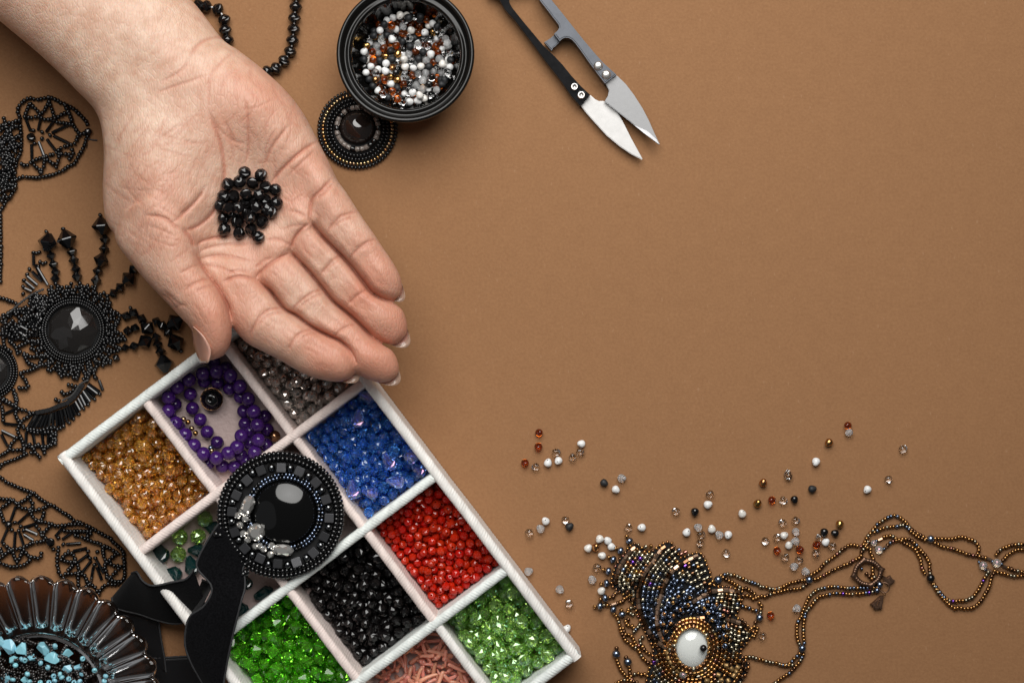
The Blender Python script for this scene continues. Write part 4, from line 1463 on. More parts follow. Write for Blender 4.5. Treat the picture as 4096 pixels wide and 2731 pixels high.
for q, (x, y, r, a) in enumerate([(20, 990, 75, 80), (130, 1060, 105, 70), (305, 1100, 105, 60), (615, 1085, 105, 40), (450, 1210, 80, -10), (200, 1255, 75, 30), (725, 1240, 125, 70), (930, 1190, 105, 70), (945, 1360, 80, 10), (1080, 1350, 70, 80), (765, 1060, 45, 0), (80, 1510, 80, 60), (-40, 1150, 60, 20), (330, 1520, 60, 20), (1140, 1440, 40, 0)]):
    r = r / D6[2] * PX * 1.02
    m = Matrix.Translation(P(D6[0] + x / D6[2], D6[1] + y / D6[2], .0105)) @ Matrix.Rotation(math.radians(-a), 4, 'Z') @ Matrix.Rotation(rng.uniform(-.5, .5), 4, 'X') @ Matrix.Scale(r, 4)
    link("turquoise_chip", chip_mesh(q), fr, m)
for (x, y) in [(300, 1235), (345, 1250), (215, 1320), (565, 1290), (665, 1350), (1150, 1228), (1315, 1390), (1470, 1470), (1450, 1540), (765, 1050), (955, 1510), (835, 1445), (745, 1470), (860, 1490), (1110, 1545), (760, 1535), (680, 1560), (380, 1440), (180, 1520), (410, 1550), (560, 1560), (1030, 1560)]:
    fb.one(x, y, 11.5, 'turq', 'seed', "turquoise_seed_bead", z=.0118, crop=D6, axis=(rng.normal(), rng.normal(), rng.normal()))
for q in range(210):                          # looping fringe strands
    th = rng.uniform(-0.2, 3.4)
    rr = 246 * math.sqrt(rng.uniform(0.02, .96))
    cx, cyy = 141 + rr * math.cos(th), 2813 - rr * math.sin(th)
    if cyy > 2760 or cx < -20:
        continue
    frac = rr / 246
    if frac > .78 and rng.random() < .55:
        continue
    a = rng.uniform(0, 6.28)
    L = rng.uniform(22, 48)
    b = a + rng.normal(0, .9)
    fb.strand([(cx - L * math.cos(a), cyy - L * math.sin(a)), (cx, cyy), (cx + L * math.cos(b), cyy + L * math.sin(b))], 'brown_black', pitch=10.5, r=7.8, z=.0046 + rng.uniform(0, .0058))
fb.finish()
# ------------------------------------------------------------------ strand of black cut beads behind the hand   (crop base 800,0 scale 1.568)
nk = empty("crystal_necklace", P(1100, 200), "strand of black faceted crystal beads running behind the wrist", "necklace")
kb = Beadwork(nk)
CN = (800, 0, 1.568)
left = [(-45, 60), (-10, 35), (40, 42), (112, 60), (152, 125), (158, 190), (172, 252), (150, 300)]
right = [(598, -95), (605, -25), (600, 45), (592, 115), (588, 185), (580, 255), (566, 325), (528, 383), (478, 430), (422, 452), (360, 470)]
for chain in (left, right):
    for i, (x, y) in enumerate(chain):
        a, b = chain[max(0, i - 1)], chain[min(len(chain) - 1, i + 1)]
        kb.one(x, y, 26.5, 'jet', 'rondelle', "faceted_bead", crop=CN, axis=(b[0] - a[0], b[1] - a[1], 0))
    pts = catmull([(CN[0] + x / CN[2], CN[1] + y / CN[2]) for x, y in chain], step=8.0)
    V, F = [], []
    for i, (x, y) in enumerate(pts):
        a, b = pts[max(0, i - 1)], pts[min(len(pts) - 1, i + 1)]
        d = Vector((b[0] - a[0], -(b[1] - a[1]), 0)).normalized()
        s = Vector((-d.y, d.x, 0))
        for k in range(6):
            t = k * math.pi / 3
            V.append(P(x, y, .0026) + (s * math.cos(t) + Vector((0, 0, 1)) * math.sin(t)) * .00035)
    for i in range(len(pts) - 1):
        for k in range(6):
            F.append((i * 6 + k, i * 6 + (k + 1) % 6, (i + 1) * 6 + (k + 1) % 6, (i + 1) * 6 + k))
    link("thread", mesh_from("thread", V, F, [M['white']]), nk)
kb.finish()

# ------------------------------------------------------------------ black netted seed bead necklace
net = empty("netted_necklace", P(250, 1320), "black netted seed bead necklace with faceted medallions and bugle bead fans", "necklace")
nb_ = Beadwork(net, limit=290)
A1 = (0, 350, 2.85)
A2 = (0, 850, 3.136)
A3 = (300, 1100, 3.409)
A4 = (0, 700, 1.568)
A5 = (0, 1350, 3.136)
A6 = (0, 1780, 2.53)


def st(crop, *paths, **kw):
    for p in paths:
        nb_.strand(p, 'black', pitch=kw.get('pitch', 13.8), r=kw.get('r', 9.7), z=kw.get('z', 0.0), crop=crop, jit=.7)


def bu(crop, *pairs, **kw):
    for (x0, y0, x1, y1) in pairs:
        nb_.tube((x0, y0), (x1, y1), 'black', r=6.6, z=kw.get('z', .0003), crop=crop)


def bi(crop, *rows, z=0.0):
    """x, y, radius px, axis dx, dy"""
    for (x, y, r, dx, dy) in rows:
        nb_.one(x, y, r * 1.1, 'black_facet', 'bicone', "bicone_bead", z=z, axis=(dx, dy, 0), crop=crop)


def dots(crop, *pts, r=9.6, z=0.0):
    for (x, y) in pts:
        nb_.one(x, y, r, 'black', 'seed', "seed_bead", z=z, crop=crop)


# upper leaf
st(A1, [(225, 360), (205, 250), (250, 175), (330, 125), (430, 140), (560, 115), (640, 145), (740, 195), (830, 240), (910, 310), (960, 360), (1000, 420)],
   [(980, 590), (960, 670), (920, 740), (850, 860), (770, 910), (690, 960), (620, 990), (500, 1020), (390, 1030), (260, 1020), (190, 1050)],
   [(225, 360), (235, 460), (240, 560), (245, 640), (235, 740), (200, 820), (180, 900), (165, 990), (170, 1060), (180, 1140), (130, 1230), (70, 1300), (30, 1370), (0, 1420), (-20, 1480)])
st(A1, [(285, 330), (360, 350), (440, 330), (520, 370), (620, 350), (710, 310), (770, 280)], [(335, 190), (300, 280), (285, 330)], [(345, 190), (400, 240), (450, 305)], [(450, 305), (500, 275), (530, 220), (560, 160)], [(560, 165), (590, 245), (615, 325)],
   [(745, 205), (785, 290), (820, 370)], [(650, 395), (730, 410), (800, 420)], [(830, 420), (880, 500), (925, 535), (990, 500)], [(885, 565), (855, 630), (800, 660), (700, 690), (640, 750), (560, 775), (450, 810), (390, 830), (340, 870), (290, 890), (240, 870)],
   [(820, 710), (830, 760), (790, 820)], [(675, 755), (665, 820), (640, 910)], [(700, 755), (790, 765)], [(540, 825), (605, 870)], [(505, 830), (500, 900), (460, 970)], [(390, 890), (440, 930), (470, 970)], z=.0006)
bu(A1, (290, 350, 350, 500), (470, 340, 435, 490), (620, 380, 525, 510), (800, 420, 590, 520), (790, 640, 610, 550), (650, 740, 535, 590), (510, 800, 440, 620), (365, 850, 360, 650))
dots(A1, (380, 490), (480, 510), (570, 545), (480, 585), (395, 640), (560, 115), (1000, 560))
nb_.one(355, 570, 19, 'black_facet', 'rondelle_r', "faceted_bead", crop=A1)
nb_.one(1005, 505, 16, 'black_facet', 'rondelle_r', "faceted_bead", crop=A1)
# folded part of the net at the edge
st(A1, [(0, 440), (100, 410), (220, 380)], [(0, 500), (60, 430)], [(0, 590), (100, 500), (180, 440)], [(0, 650), (80, 590), (180, 570), (230, 560)], [(0, 720), (120, 700), (220, 660)], [(0, 780), (100, 800), (180, 740)], [(0, 860), (120, 850), (200, 800)],
   [(0, 960), (80, 1000), (160, 990)], [(30, 870), (110, 920), (130, 960)], [(0, 1050), (60, 1080), (130, 1100), (180, 1130)], [(0, 1200), (70, 1140), (130, 1110)], [(0, 1260), (120, 1240)], [(20, 1150), (50, 1220), (20, 1300)], [(60, 420), (90, 500), (60, 580)], [(140, 430), (120, 520), (150, 640)], [(20, 640), (60, 720), (20, 800)], [(100, 1000), (70, 1060), (100, 1150)], z=.0011)
st(A2, [(2, 40), (8, 180), (14, 300), (10, 360)], [(8, 470), (10, 600), (5, 760), (4, 870)])
nb_.one(12, 425, 11, 'black', 'round', crop=A2)
# main medallion
CX, CY = 292, 1319
for rr, n, zz in ((111, 74, .0018), (122, 80, .0014), (134, 84, .0006), (147, 60, .0001)):
    for k in range(n):
        t = 2 * math.pi * (k + .3 * (rr % 2)) / n
        x, y = CX + rr * math.cos(t) * 1.0, CY + rr * .98 * math.sin(t)
        ax = (math.cos(t), math.sin(t)) if rr > 140 else (-math.sin(t), math.cos(t))
        nb_.one(x, y, 7.4, 'black', 'seed', "seed_bead", z=zz, axis=(*ax, rng.normal(0, .2)))


def cabochon(name, cx, cy_, rx, ry, z0, hgt, mat, parent, facets=None, rot=0.0, seg=48):
    V, F = [(0, 0, hgt)], []
    rings = 7 if facets is None else 3
    sg = seg if facets is None else facets
    for i in range(1, rings + 1):
        f = i / rings
        z = hgt * (1 - f ** 2.4) if facets is None else hgt * (1 - [0, .16, .52, 1.0][i])
        for s in range(sg):
            t = 2 * math.pi * (s + (.5 * i if facets else 0)) / sg
            V.append((f * rx * math.cos(t), f * ry * math.sin(t), z))
    for s in range(sg):
        F.append((0, 1 + s, 1 + (s + 1) % sg))
    for i in range(rings - 1):
        a, b = 1 + i * sg, 1 + (i + 1) * sg
        for s in range(sg):
            s2 = (s + 1) % sg
            if facets:
                F.append((a + s, b + s, a + s2))
                F.append((a + s2, b + s, b + s2))
            else:
                F.append((a + s, b + s, b + s2))
                F.append((a + s, b + s2, a + s2))
    last = 1 + (rings - 1) * sg
    o = len(V)
    for s in range(sg):
        x, y, z = V[last + s]
        V.append((x, y, -.0008))
    for s in range(sg):
        s2 = (s + 1) % sg
        F.append((last + s, o + s, o + s2, last + s2))
    me = mesh_from(name, V, F, [mat], smooth=facets is None)
    return link(name, me, parent, Matrix.Translation(P(cx, cy_, z0)) @ Matrix.Rotation(rot, 4, 'Z') @ Matrix.Scale(1.0, 4))


stone = pm("black_cut_stone", (0.016, 0.014, 0.013), 0.09, spec=0.75)
felt0 = pm("black_felt_backing", (0.004, 0.004, 0.0045), 0.9)
for (fx, fy, fr_) in ((CX, CY, 128), (-42, 1484, 100)):
    link("backing", lathe("backing", [(.0002, 0.0), (.0002, fr_ * PX), (.0012, fr_ * PX), (.0012, 0.0)], 40, [felt0], smooth=False, close=False), net, Matrix.Translation(P(fx, fy, 0)) @ Matrix.Rotation(-math.pi / 2, 4, 'Y'))
cabochon("faceted_stone", CX, CY, 102 * PX, 99 * PX, .0014, .0034, stone, net, facets=9, rot=.3)
cabochon("faceted_stone", -42, 1484, 75 * PX, 78 * PX, .0012, .0030, stone, net, facets=9)
for rr, n, zz in ((86, 56, .0016), (97, 60, .0010), (109, 64, .0003)):
    for k in range(n):
        t = 2 * math.pi * k / n
        nb_.one(-42 + rr * math.cos(t), 1484 + rr * math.sin(t), 7.2, 'black', 'seed', "seed_bead", z=zz, axis=(-math.sin(t), math.cos(t), 0))
# spikes of bicones with seed tips
bi(A2, (602, 375, 37, -.15, 1), (638, 540, 18.5, .3, 1), (670, 650, 18.5, .25, 1), (697, 745, 18, .1, 1), (692, 830, 19, 0, 1), (838, 335, 37, .3, 1), (900, 490, 20, .25, 1), (925, 600, 19.5, .2, 1), (950, 710, 19.5, .2, 1), (965, 800, 20, .1, 1),
   (1270, 170, 35, .1, 1), (1310, 330, 19, .1, 1), (1305, 455, 19, 0, 1), (1268, 595, 28, -.3, 1), (1225, 735, 19, -.2, 1), (1205, 850, 20, -.1, 1))
dots(A2, (582, 242), (793, 207), (1258, 35), r=10)
bi(A4, (835, 590, 19, 1, -.9), (805, 650, 28, 1, -.9), (752, 705, 19, 1, -.8), (712, 740, 18, 1, -.7))
bi(A3, (700, 560, 19, 1, .3), (800, 520, 20, 1, .6), (910, 595, 19, 1, .4), (720, 760, 18, 1, 0), (820, 720, 18, 1, .2), (985, 720, 28, .8, .7), (1110, 630, 18, 1, .4), (1190, 690, 19, 1, .4), (1360, 650, 33, 1, -.6), (1270, 780, 20, .8, .8), (1370, 920, 33, .5, 1),
   (1105, 850, 18, .3, 1), (1125, 945, 19, .2, 1), (1165, 1045, 20, .2, 1), (1215, 1210, 36, .2, 1), (955, 905, 28, 1, -.6), (805, 970, 19, 1, -.3), (685, 990, 16, 1, -.2), (560, 1130, 15, 1, .5))
dots(A3, (757, 450), (1447, 1035), r=10)
# loops round the medallion
st(A2, [(700, 890), (760, 970), (820, 1030)], [(890, 890), (870, 950), (850, 1020), (830, 1060)], [(1000, 890), (1030, 950), (1020, 1030), (1050, 1070)], [(1200, 930), (1110, 950), (1060, 1020)], [(1190, 960), (1190, 1040), (1180, 1110)], [(1200, 1090), (1250, 1040), (1310, 1010)],
   [(1350, 1040), (1350, 1110), (1335, 1190), (1310, 1250)], [(650, 930), (650, 1010), (690, 1080)], [(480, 1060), (560, 1050), (620, 1100)], [(470, 1120), (500, 1190), (520, 1250)], [(570, 1170), (620, 1160), (660, 1120)], z=.0008)
st(A3, [(440, 500), (540, 520), (600, 530), (600, 620), (560, 680)], [(470, 690), (570, 770), (640, 820), (690, 880)], [(440, 860), (560, 880), (680, 870)], [(450, 910), (530, 960), (600, 990)], [(400, 1020), (500, 1050), (590, 1030), (620, 1000)], [(300, 1080), (370, 1090), (430, 1140), (490, 1170)], [(290, 1180), (350, 1190), (420, 1200), (480, 1200)],
   [(390, 550), (440, 640), (430, 740), (450, 810)], [(400, 480), (360, 440)], [(390, 880), (400, 960), (330, 1020), (290, 1090)], z=.0007)
# bugle fan over the medallion, grey thread edge and the dark tangle beneath
bu(A4, (210, 500, 212, 570), (235, 580, 300, 690), (200, 605, 265, 665), (170, 635, 235, 690), (160, 670, 215, 715), (155, 710, 200, 730), (225, 560, 255, 640), z=.0010)
dots(A4, (210, 487), (245, 485), (228, 490), (250, 545), (285, 550), (268, 556), (150, 660), (145, 700), (145, 745), (170, 622), (185, 590), (240, 575))
st(A4, [(0, 770), (40, 780), (100, 805)])
mr_ = np.random.default_rng(77)
for q in range(90):
    cx, cyy = mr_.uniform(10, 290), mr_.uniform(760, 1010)
    if (cx - 458) ** 2 + (cyy - 970) ** 2 < 215 ** 2 or cyy < 900 - cx * .62 + 10:
        continue
    a, L = mr_.uniform(0, 3.14), mr_.uniform(22, 45)
    if mr_.random() < .3:
        bu(A4, (cx - L * .6 * math.cos(a), cyy - L * .6 * math.sin(a), cx + L * .6 * math.cos(a), cyy + L * .6 * math.sin(a)), z=mr_.uniform(0, .002))
    else:
        st(A4, [(cx - L * math.cos(a), cyy - L * math.sin(a)), (cx, cyy + mr_.normal(0, 8)), (cx + L * math.cos(a), cyy + L * math.sin(a))], z=mr_.uniform(0, .0022))
thread_grey = pm("grey_thread", (0.04, 0.04, 0.04), 0.5)


def cord_path(name, pts, r, z, mat, parent, crop=None, wob=0.0, n=6):
    if crop:
        pts = [(crop[0] + x / crop[2], crop[1] + y / crop[2]) for x, y in pts]
    c = catmull(pts, step=max(4.0, r / PX * 1.2))
    V, F = [], []
    for i, (x, y) in enumerate(c):
        a, b = c[max(0, i - 1)], c[min(len(c) - 1, i + 1)]
        d = Vector((b[0] - a[0], -(b[1] - a[1]), 0)).normalized()
        s = Vector((-d.y, d.x, 0))
        rr = r * (1 + wob * (1 if i % 2 else -1))
        for k in range(n):
            t = k * 2 * math.pi / n
            V.append(P(x, y, z + r) + (s * math.cos(t) + Vector((0, 0, 1)) * math.sin(t)) * rr)
    for i in range(len(c) - 1):
        for k in range(n):
            F.append((i * n + k, i * n + (k + 1) % n, (i + 1) * n + (k + 1) % n, (i + 1) * n + k))
    return link(name, mesh_from(name, V, F, [mat]), parent)


cord_path("thread_edge", [(-10, 900), (60, 860), (130, 800), (200, 750), (275, 715)], .0005, .0020, thread_grey, net, A4, wob=.3)
cord_path("thread_edge", [(1110, 530), (1000, 590), (940, 680), (880, 740), (780, 790)], .00045, .0022, thread_grey, net, A5, wob=.3)
cord_path("thread_end", [(1010, 590), (1060, 600), (1110, 605)], .0003, .0, thread_grey, net, A1)
st(A4, [(20, 1000), (90, 1030), (150, 1010), (210, 1000)], [(100, 1080), (150, 1060), (200, 1040), (260, 1060)], [(130, 1110), (200, 1140), (250, 1130), (300, 1140)], [(130, 1240), (200, 1220), (250, 1195), (330, 1175)], [(150, 1130), (180, 1180), (240, 1200)],
   [(130, 1250), (160, 1290), (175, 1330), (120, 1335)], [(85, 1350), (100, 1410), (100, 1450)], [(0, 1400), (50, 1430), (100, 1450)], [(370, 1180), (375, 1250), (395, 1260), (420, 1210)], [(440, 1190), (460, 1270), (485, 1260), (500, 1190)], [(560, 1170), (570, 1210), (545, 1290)], [(60, 1040), (100, 1080), (110, 1120)], [(20, 1020), (30, 1080), (70, 1110)], [(90, 1000), (110, 950), (150, 930)], [(30, 950), (10, 1000)], z=.0007)
# crowded loops standing round the medallion, and the folded net at the edge
for k in range(30):
    t = 2 * math.pi * k / 30
    o = mr_.uniform(168, 190)
    a0, a1 = t - .085, t + .085
    st((0, 0, 1), [(CX + 146 * math.cos(a0), CY + 146 * math.sin(a0)), (CX + o * math.cos(t - .04), CY + o * math.sin(t - .04)), (CX + o * math.cos(t + .05), CY + o * math.sin(t + .05)), (CX + 146 * math.cos(a1), CY + 146 * math.sin(a1))], z=.0004)
for q in range(34):
    x, y = mr_.uniform(-5, 62), mr_.uniform(495, 800)
    a, L = mr_.uniform(0, 3.14), mr_.uniform(14, 30)
    st((0, 0, 1), [(x - L * math.cos(a), y - L * math.sin(a)), (x, y + mr_.normal(0, 5)), (x + L * math.cos(a), y + L * math.sin(a))], z=mr_.uniform(0, .0020))
# comb of bugles
sp5 = [(480, 935), (550, 920), (620, 905), (670, 885), (720, 865), (780, 840), (845, 820), (900, 770), (945, 730), (985, 670), (1025, 610), (1060, 560)]
c5 = catmull(sp5, step=56)
for i in range(len(c5) - 1):
    d = c5[i + 1] - c5[i]
    x, y = A5[0] + c5[i][0] / A5[2], A5[1] + c5[i][1] / A5[2]
    nb_.one(x, y, 8.5, 'black_satin', 'cube', "cube_bead", z=.0012, axis=(d[0], d[1], 0), spin=0.0)
bu(A5, (450, 965, 355, 1115), (515, 970, 435, 1120), (580, 965, 510, 1125), (640, 945, 610, 1120), (705, 920, 720, 1110), (765, 900, 805, 1090), (840, 870, 885, 1030), (895, 840, 945, 975), (945, 800, 1005, 910), (1005, 720, 1070, 850), (1040, 670, 1130, 800), (1080, 630, 1200, 730), (1110, 580, 1250, 680), (1240, 530, 1290, 660),
   (330, 1180, 325, 1340), (410, 1180, 440, 1360), (525, 1190, 545, 1350), (610, 1180, 600, 1320), (640, 1190, 640, 1320), (15, 970, 180, 905), (45, 1075, 220, 1095), (20, 1165, 195, 1250), (15, 1210, 95, 1360))
comb = [(450, 965, 355, 1115), (515, 970, 435, 1120), (580, 965, 510, 1125), (640, 945, 610, 1120), (705, 920, 720, 1110), (765, 900, 805, 1090), (840, 870, 885, 1030), (895, 840, 945, 975), (945, 800, 1005, 910), (1005, 720, 1070, 850), (1040, 670, 1130, 800), (1080, 630, 1200, 730), (1110, 580, 1250, 680)]
for p_, q_ in zip(comb, comb[1:]):
    bu(A5, tuple((a_ + b_) / 2 for a_, b_ in zip(p_, q_)), z=.0)
st(A5, [(700, 1190), (640, 1240), (700, 1290)], [(560, 1400), (620, 1350), (690, 1280)], [(330, 1350), (400, 1370), (480, 1350), (560, 1370), (640, 1340)], [(350, 1160), (430, 1190), (540, 1190), (650, 1180)], z=.0004)
dots(A5, (870, 1070), (925, 1020), (990, 960), (1050, 890), (1108, 840), (1187, 772), (1250, 705), (1210, 510), r=9)
st(A5, [(300, 1130), (380, 1150), (490, 1170), (560, 1150), (670, 1130), (730, 1150), (800, 1110)], [(370, 1340), (420, 1400), (440, 1440), (500, 1500)], [(480, 1340), (530, 1380), (560, 1450)], [(600, 1370), (690, 1330)], [(700, 1220), (690, 1310)], [(855, 590), (900, 600), (950, 610)], [(770, 680), (810, 710), (865, 695), (920, 660)], [(700, 775), (740, 795)],
   [(240, 890), (290, 910), (340, 920), (380, 960), (300, 1030), (250, 1060), (290, 1110)], [(380, 960), (450, 940), (490, 930)], [(180, 840), (200, 920), (190, 960), (220, 1020), (250, 1080), (220, 1140), (230, 1200), (270, 1270), (300, 1370), (300, 1430)], [(210, 1260), (150, 1330), (120, 1390), (180, 1410), (240, 1410), (300, 1400)], [(0, 1480), (90, 1430), (120, 1390)],
   [(170, 700), (200, 720), (215, 790)], [(50, 770), (100, 800), (150, 840), (190, 850)], [(0, 830), (30, 900), (40, 1040)], [(1120, 400), (1120, 460), (1050, 520)], [(1150, 380), (1180, 440), (1190, 500)], [(960, 380), (985, 450), (960, 520)], [(420, 1400), (390, 1440)], z=.0005)
# lower leaves
st(A6, [(270, 80), (230, 110), (150, 140), (70, 170), (20, 190), (0, 220)],
   [(0, 320), (60, 370), (130, 400), (200, 435), (270, 460), (340, 480), (400, 540), (480, 590), (550, 620), (620, 670), (690, 710), (750, 760), (830, 790), (890, 820), (970, 860), (1040, 900), (1110, 940), (1170, 1000), (1240, 1070), (1255, 1150), (1260, 1250), (1260, 1330), (1230, 1380), (1160, 1410), (1080, 1410), (1020, 1460), (1000, 1500)])
st(A6, [(0, 540), (40, 545), (80, 550), (130, 550), (170, 590), (240, 560), (300, 510), (330, 480)], [(0, 640), (60, 600), (120, 555)], [(170, 590), (210, 630), (270, 645), (310, 660), (360, 660), (410, 640), (460, 630), (490, 600)], [(310, 560), (340, 610), (310, 650)], [(300, 670), (330, 720), (370, 760), (440, 775), (500, 790), (560, 810), (620, 815), (700, 800), (770, 800), (830, 800)],
   [(445, 680), (430, 740), (400, 770)], [(40, 1000), (90, 1040), (150, 1050), (220, 1040), (290, 1005), (350, 980), (430, 970), (470, 940)], [(0, 1140), (60, 1100), (110, 1060), (140, 1110), (170, 1180), (210, 1110), (240, 1060), (270, 1100), (320, 1130), (400, 1140), (420, 1090)], [(0, 1190), (50, 1210), (130, 1230), (210, 1220), (290, 1180), (310, 1130)],
   [(370, 820), (410, 870), (430, 910), (460, 940)], [(590, 1030), (580, 1130), (580, 1210), (600, 1290), (640, 1340)], [(660, 1300), (720, 1300), (790, 1290)], [(620, 1160), (690, 1180), (750, 1180)], [(640, 1130), (680, 1090), (740, 1100), (760, 1160), (790, 1230), (810, 1290), (860, 1320), (880, 1380), (910, 1400)], [(690, 1260), (730, 1220)],
   [(790, 1310), (790, 1400), (810, 1450), (860, 1440), (900, 1410), (950, 1430), (1000, 1500)], [(760, 910), (830, 930), (890, 960), (950, 980), (1020, 1000), (1100, 1040), (1160, 1070), (1200, 1090), (1150, 1120), (1090, 1180), (1060, 1220), (1080, 1300), (1090, 1340)], [(650, 860), (720, 870), (810, 870), (880, 870), (930, 880), (890, 920)],
   [(1040, 1030), (1050, 1120), (1080, 1180)], [(1090, 1180), (1160, 1220), (1220, 1220), (1160, 1290), (1120, 1330)], [(1080, 1330), (1140, 1370), (1200, 1380)], [(500, 820), (450, 880), (420, 910)], [(5, 680), (30, 740), (40, 770)], [(0, 1050), (20, 1100)], z=.0006)
bu(A6, (160, 620, 110, 760), (290, 690, 180, 790), (370, 790, 240, 830), (380, 900, 260, 850), (340, 960, 240, 900), (240, 1010, 200, 890), (145, 1030, 155, 870), (15, 990, 75, 850), (640, 830, 560, 920), (770, 860, 630, 950), (820, 990, 670, 1000), (880, 1040, 740, 1070), (900, 1100, 790, 1180), (925, 1165, 830, 1290), (945, 1230, 920, 1390), (975, 1160, 1050, 1290), (980, 1230, 1030, 1360))
dots(A6, (30, 770), (150, 780), (210, 820), (190, 865), (120, 855), (240, 860), (590, 935), (640, 1000), (690, 1070), (890, 1070), (910, 1140), (965, 1140), (955, 1210), (985, 1075), (540, 1050))
nb_.one(85, 800, 17, 'black_facet', 'rondelle_r', "faceted_bead", crop=A6)
nb_.one(510, 980, 19, 'black_facet', 'rondelle_r', "faceted_bead", crop=A6, z=.001)
nb_.finish()
# ------------------------------------------------------------------ small round brooch under the bowl   (crop base 800,0 scale 1.568)
bx0, by0 = 800 + 988 / 1.568, 812 / 1.568
br = empty("round_brooch", P(bx0, by0), "small round bead-embroidered brooch with dark cabochon tucked under the black bowl", "brooch")
bb = Beadwork(br)
felt = pm("black_felt", (0.004, 0.004, 0.0045), 0.9)


def disc(name, cx, cy_, r, z0, z1, mat, parent, seg=48):
    me = lathe(name, [(z0, 0.0), (z0, r * PX), (z1, r * PX), (z1, 0.0)], seg, [mat], smooth=False, close=False)
    return link(name, me, parent, Matrix.Translation(Vector((P(cx, cy_, z1).x, P(cx, cy_, z1).y, 0))) @ Matrix.Rotation(-math.pi / 2, 4, 'Y'))


disc("backing", bx0, by0, 152, .0002, .0016, felt, br)


def bead_ring(bw_, cx, cy_, rr, n, r, mats, z, name="seed_bead", kind='seed', ry=None, a0=0.0, a1=6.28318, radial=False, tilt=.15):
    for k in range(n):
        t = a0 + (a1 - a0) * k / n
        mt = mats if isinstance(mats, str) else random.choice(mats)
        ax = (math.cos(t), math.sin(t), rng.normal(0, tilt)) if radial else (-math.sin(t), math.cos(t), rng.normal(0, tilt))
        bw_.one(cx + rr * math.cos(t), cy_ + (ry or rr) * math.sin(t), r, mt, kind, name, z=z, axis=ax)


bead_ring(bb, bx0, by0, 154, 66, 8.6, 'black', .0004)
bead_ring(bb, bx0, by0, 138, 60, 8.2, ['gold', 'gold', 'bronze'], .0011)
bead_ring(bb, bx0, by0, 121, 54, 8.2, 'black', .0015)
bead_ring(bb, bx0, by0, 105, 48, 8.0, 'black', .0018)
bead_ring(bb, bx0, by0 - 4, 83, 28, 10.5, ['smoke', 'smoke', 'black'], .0020, kind='seed_sq')
cabochon("cabochon", bx0, by0 - 8, 73 * PX, 70 * PX, .0020, .0042, pm("dark_agate", (0.020, 0.014, 0.012), 0.05, spec=0.7, coat=.5), br)
bb.finish()

# ------------------------------------------------------------------ ribbon choker with the big round medallion   (crop base 800,1700 scale 1.521)
C8 = (800, 1700, 1.521)


def c8(x, y):
    return (C8[0] + x / C8[2], C8[1] + y / C8[2])


cx0, cy0 = c8(490, 545)
ZB = BOX_H + .0006
ch = empty("ribbon_choker", P(cx0, cy0, ZB), "black beaded medallion with rhinestones on a velvet ribbon, resting on the bead box", "choker")
cb = Beadwork(ch)
felt_disc = disc("backing", cx0, cy0, 236, ZB, ZB + .0016, felt, ch, 72)
bead_ring(cb, cx0, cy0, 244, 86, 12.5, 'black', ZB + .0000)
bead_ring(cb, cx0, cy0, 224, 82, 11.8, 'black', ZB + .0010)
cubes = [(373, 272), (497, 258), (607, 280), (707, 346), (768, 450), (785, 562), (757, 675), (692, 772), (590, 832), (476, 840), (370, 805), (277, 745), (215, 647), (196, 523), (225, 423), (288, 333)]
rounds = [(435, 258), (549, 260), (660, 308), (741, 395), (781, 503), (782, 620), (734, 730), (648, 806), (533, 848), (416, 843), (318, 786), (236, 698), (192, 586), (197, 468), (244, 371), (320, 290)]
for (x, y) in cubes:
    d = (x - 490, y - 548)
    cb.one(x, y, 17.5, 'hematite_flat', 'cube', "cube_bead", z=ZB + .0010, crop=C8, axis=(d[0], d[1], rng.normal(0, .10) * 200), spin=0.0)
for (x, y) in rounds:
    cb.one(x, y, 15.5, 'hematite', 'round', "round_bead", z=ZB + .0012, crop=C8)
mx0, my0 = c8(512, 532)
bead_ring(cb, mx0, my0, 153, 66, 8.4, ['steel', 'black', 'steel'], ZB + .0016)
bead_ring(cb, mx0, my0, 140, 60, 8.2, ['steel', 'steel', 'black'], ZB + .0026)
cabochon("cabochon", mx0, my0, 127 * PX, 129 * PX, ZB + .0026, .0036, pm("black_onyx", (0.003, 0.003, 0.003), 0.06, spec=0.5), ch, seg=72)
rhine = pm("rhinestone", (0.90, 0.88, 0.84), 0.05, trans=0.0, metal=0.82, ior=1.6)
M['rhine'] = rhine


def stone_gem(x, y, rx, ry, ang, n=8):
    rings = [(0.0, .9), (.5, .9), (.86, .45), (1.0, .1), (1.0, -.25)]
    V, F = [(0, 0, .9)], []
    for i, (f, z) in enumerate(rings[1:]):
        for s in range(n):
            t = 2 * math.pi * (s + .5 * i) / n
            px = abs(math.cos(t)) ** (1.0 if rx == ry else .8)
            V.append((f * math.copysign(px, math.cos(t)) * rx / min(rx, ry), f * math.sin(t) * ry / min(rx, ry), z))
    for s in range(n):
        F.append((0, 1 + s, 1 + (s + 1) % n))
    for i in range(len(rings) - 2):
        for s in range(n):
            a, b = 1 + i * n, 1 + (i + 1) * n
            s2 = (s + 1) % n
            F += [(a + s, b + s, a + s2), (a + s2, b + s, b + s2)]
    me = mesh_from("rhinestone", V, F, [rhine], smooth=False)
    k = min(rx, ry) / C8[2] * PX * 1.12
    px_, py_ = c8(x, y)
    dd = math.hypot(x - 512, y - 532)
    m = Matrix.Translation(P(px_, py_, ZB + .0040 + .0016 * max(0, 1 - dd / 260))) @ Matrix.Rotation(math.radians(-ang), 4, 'Z') @ Matrix.Scale(k, 4)
    link("rhinestone", me, ch, m)


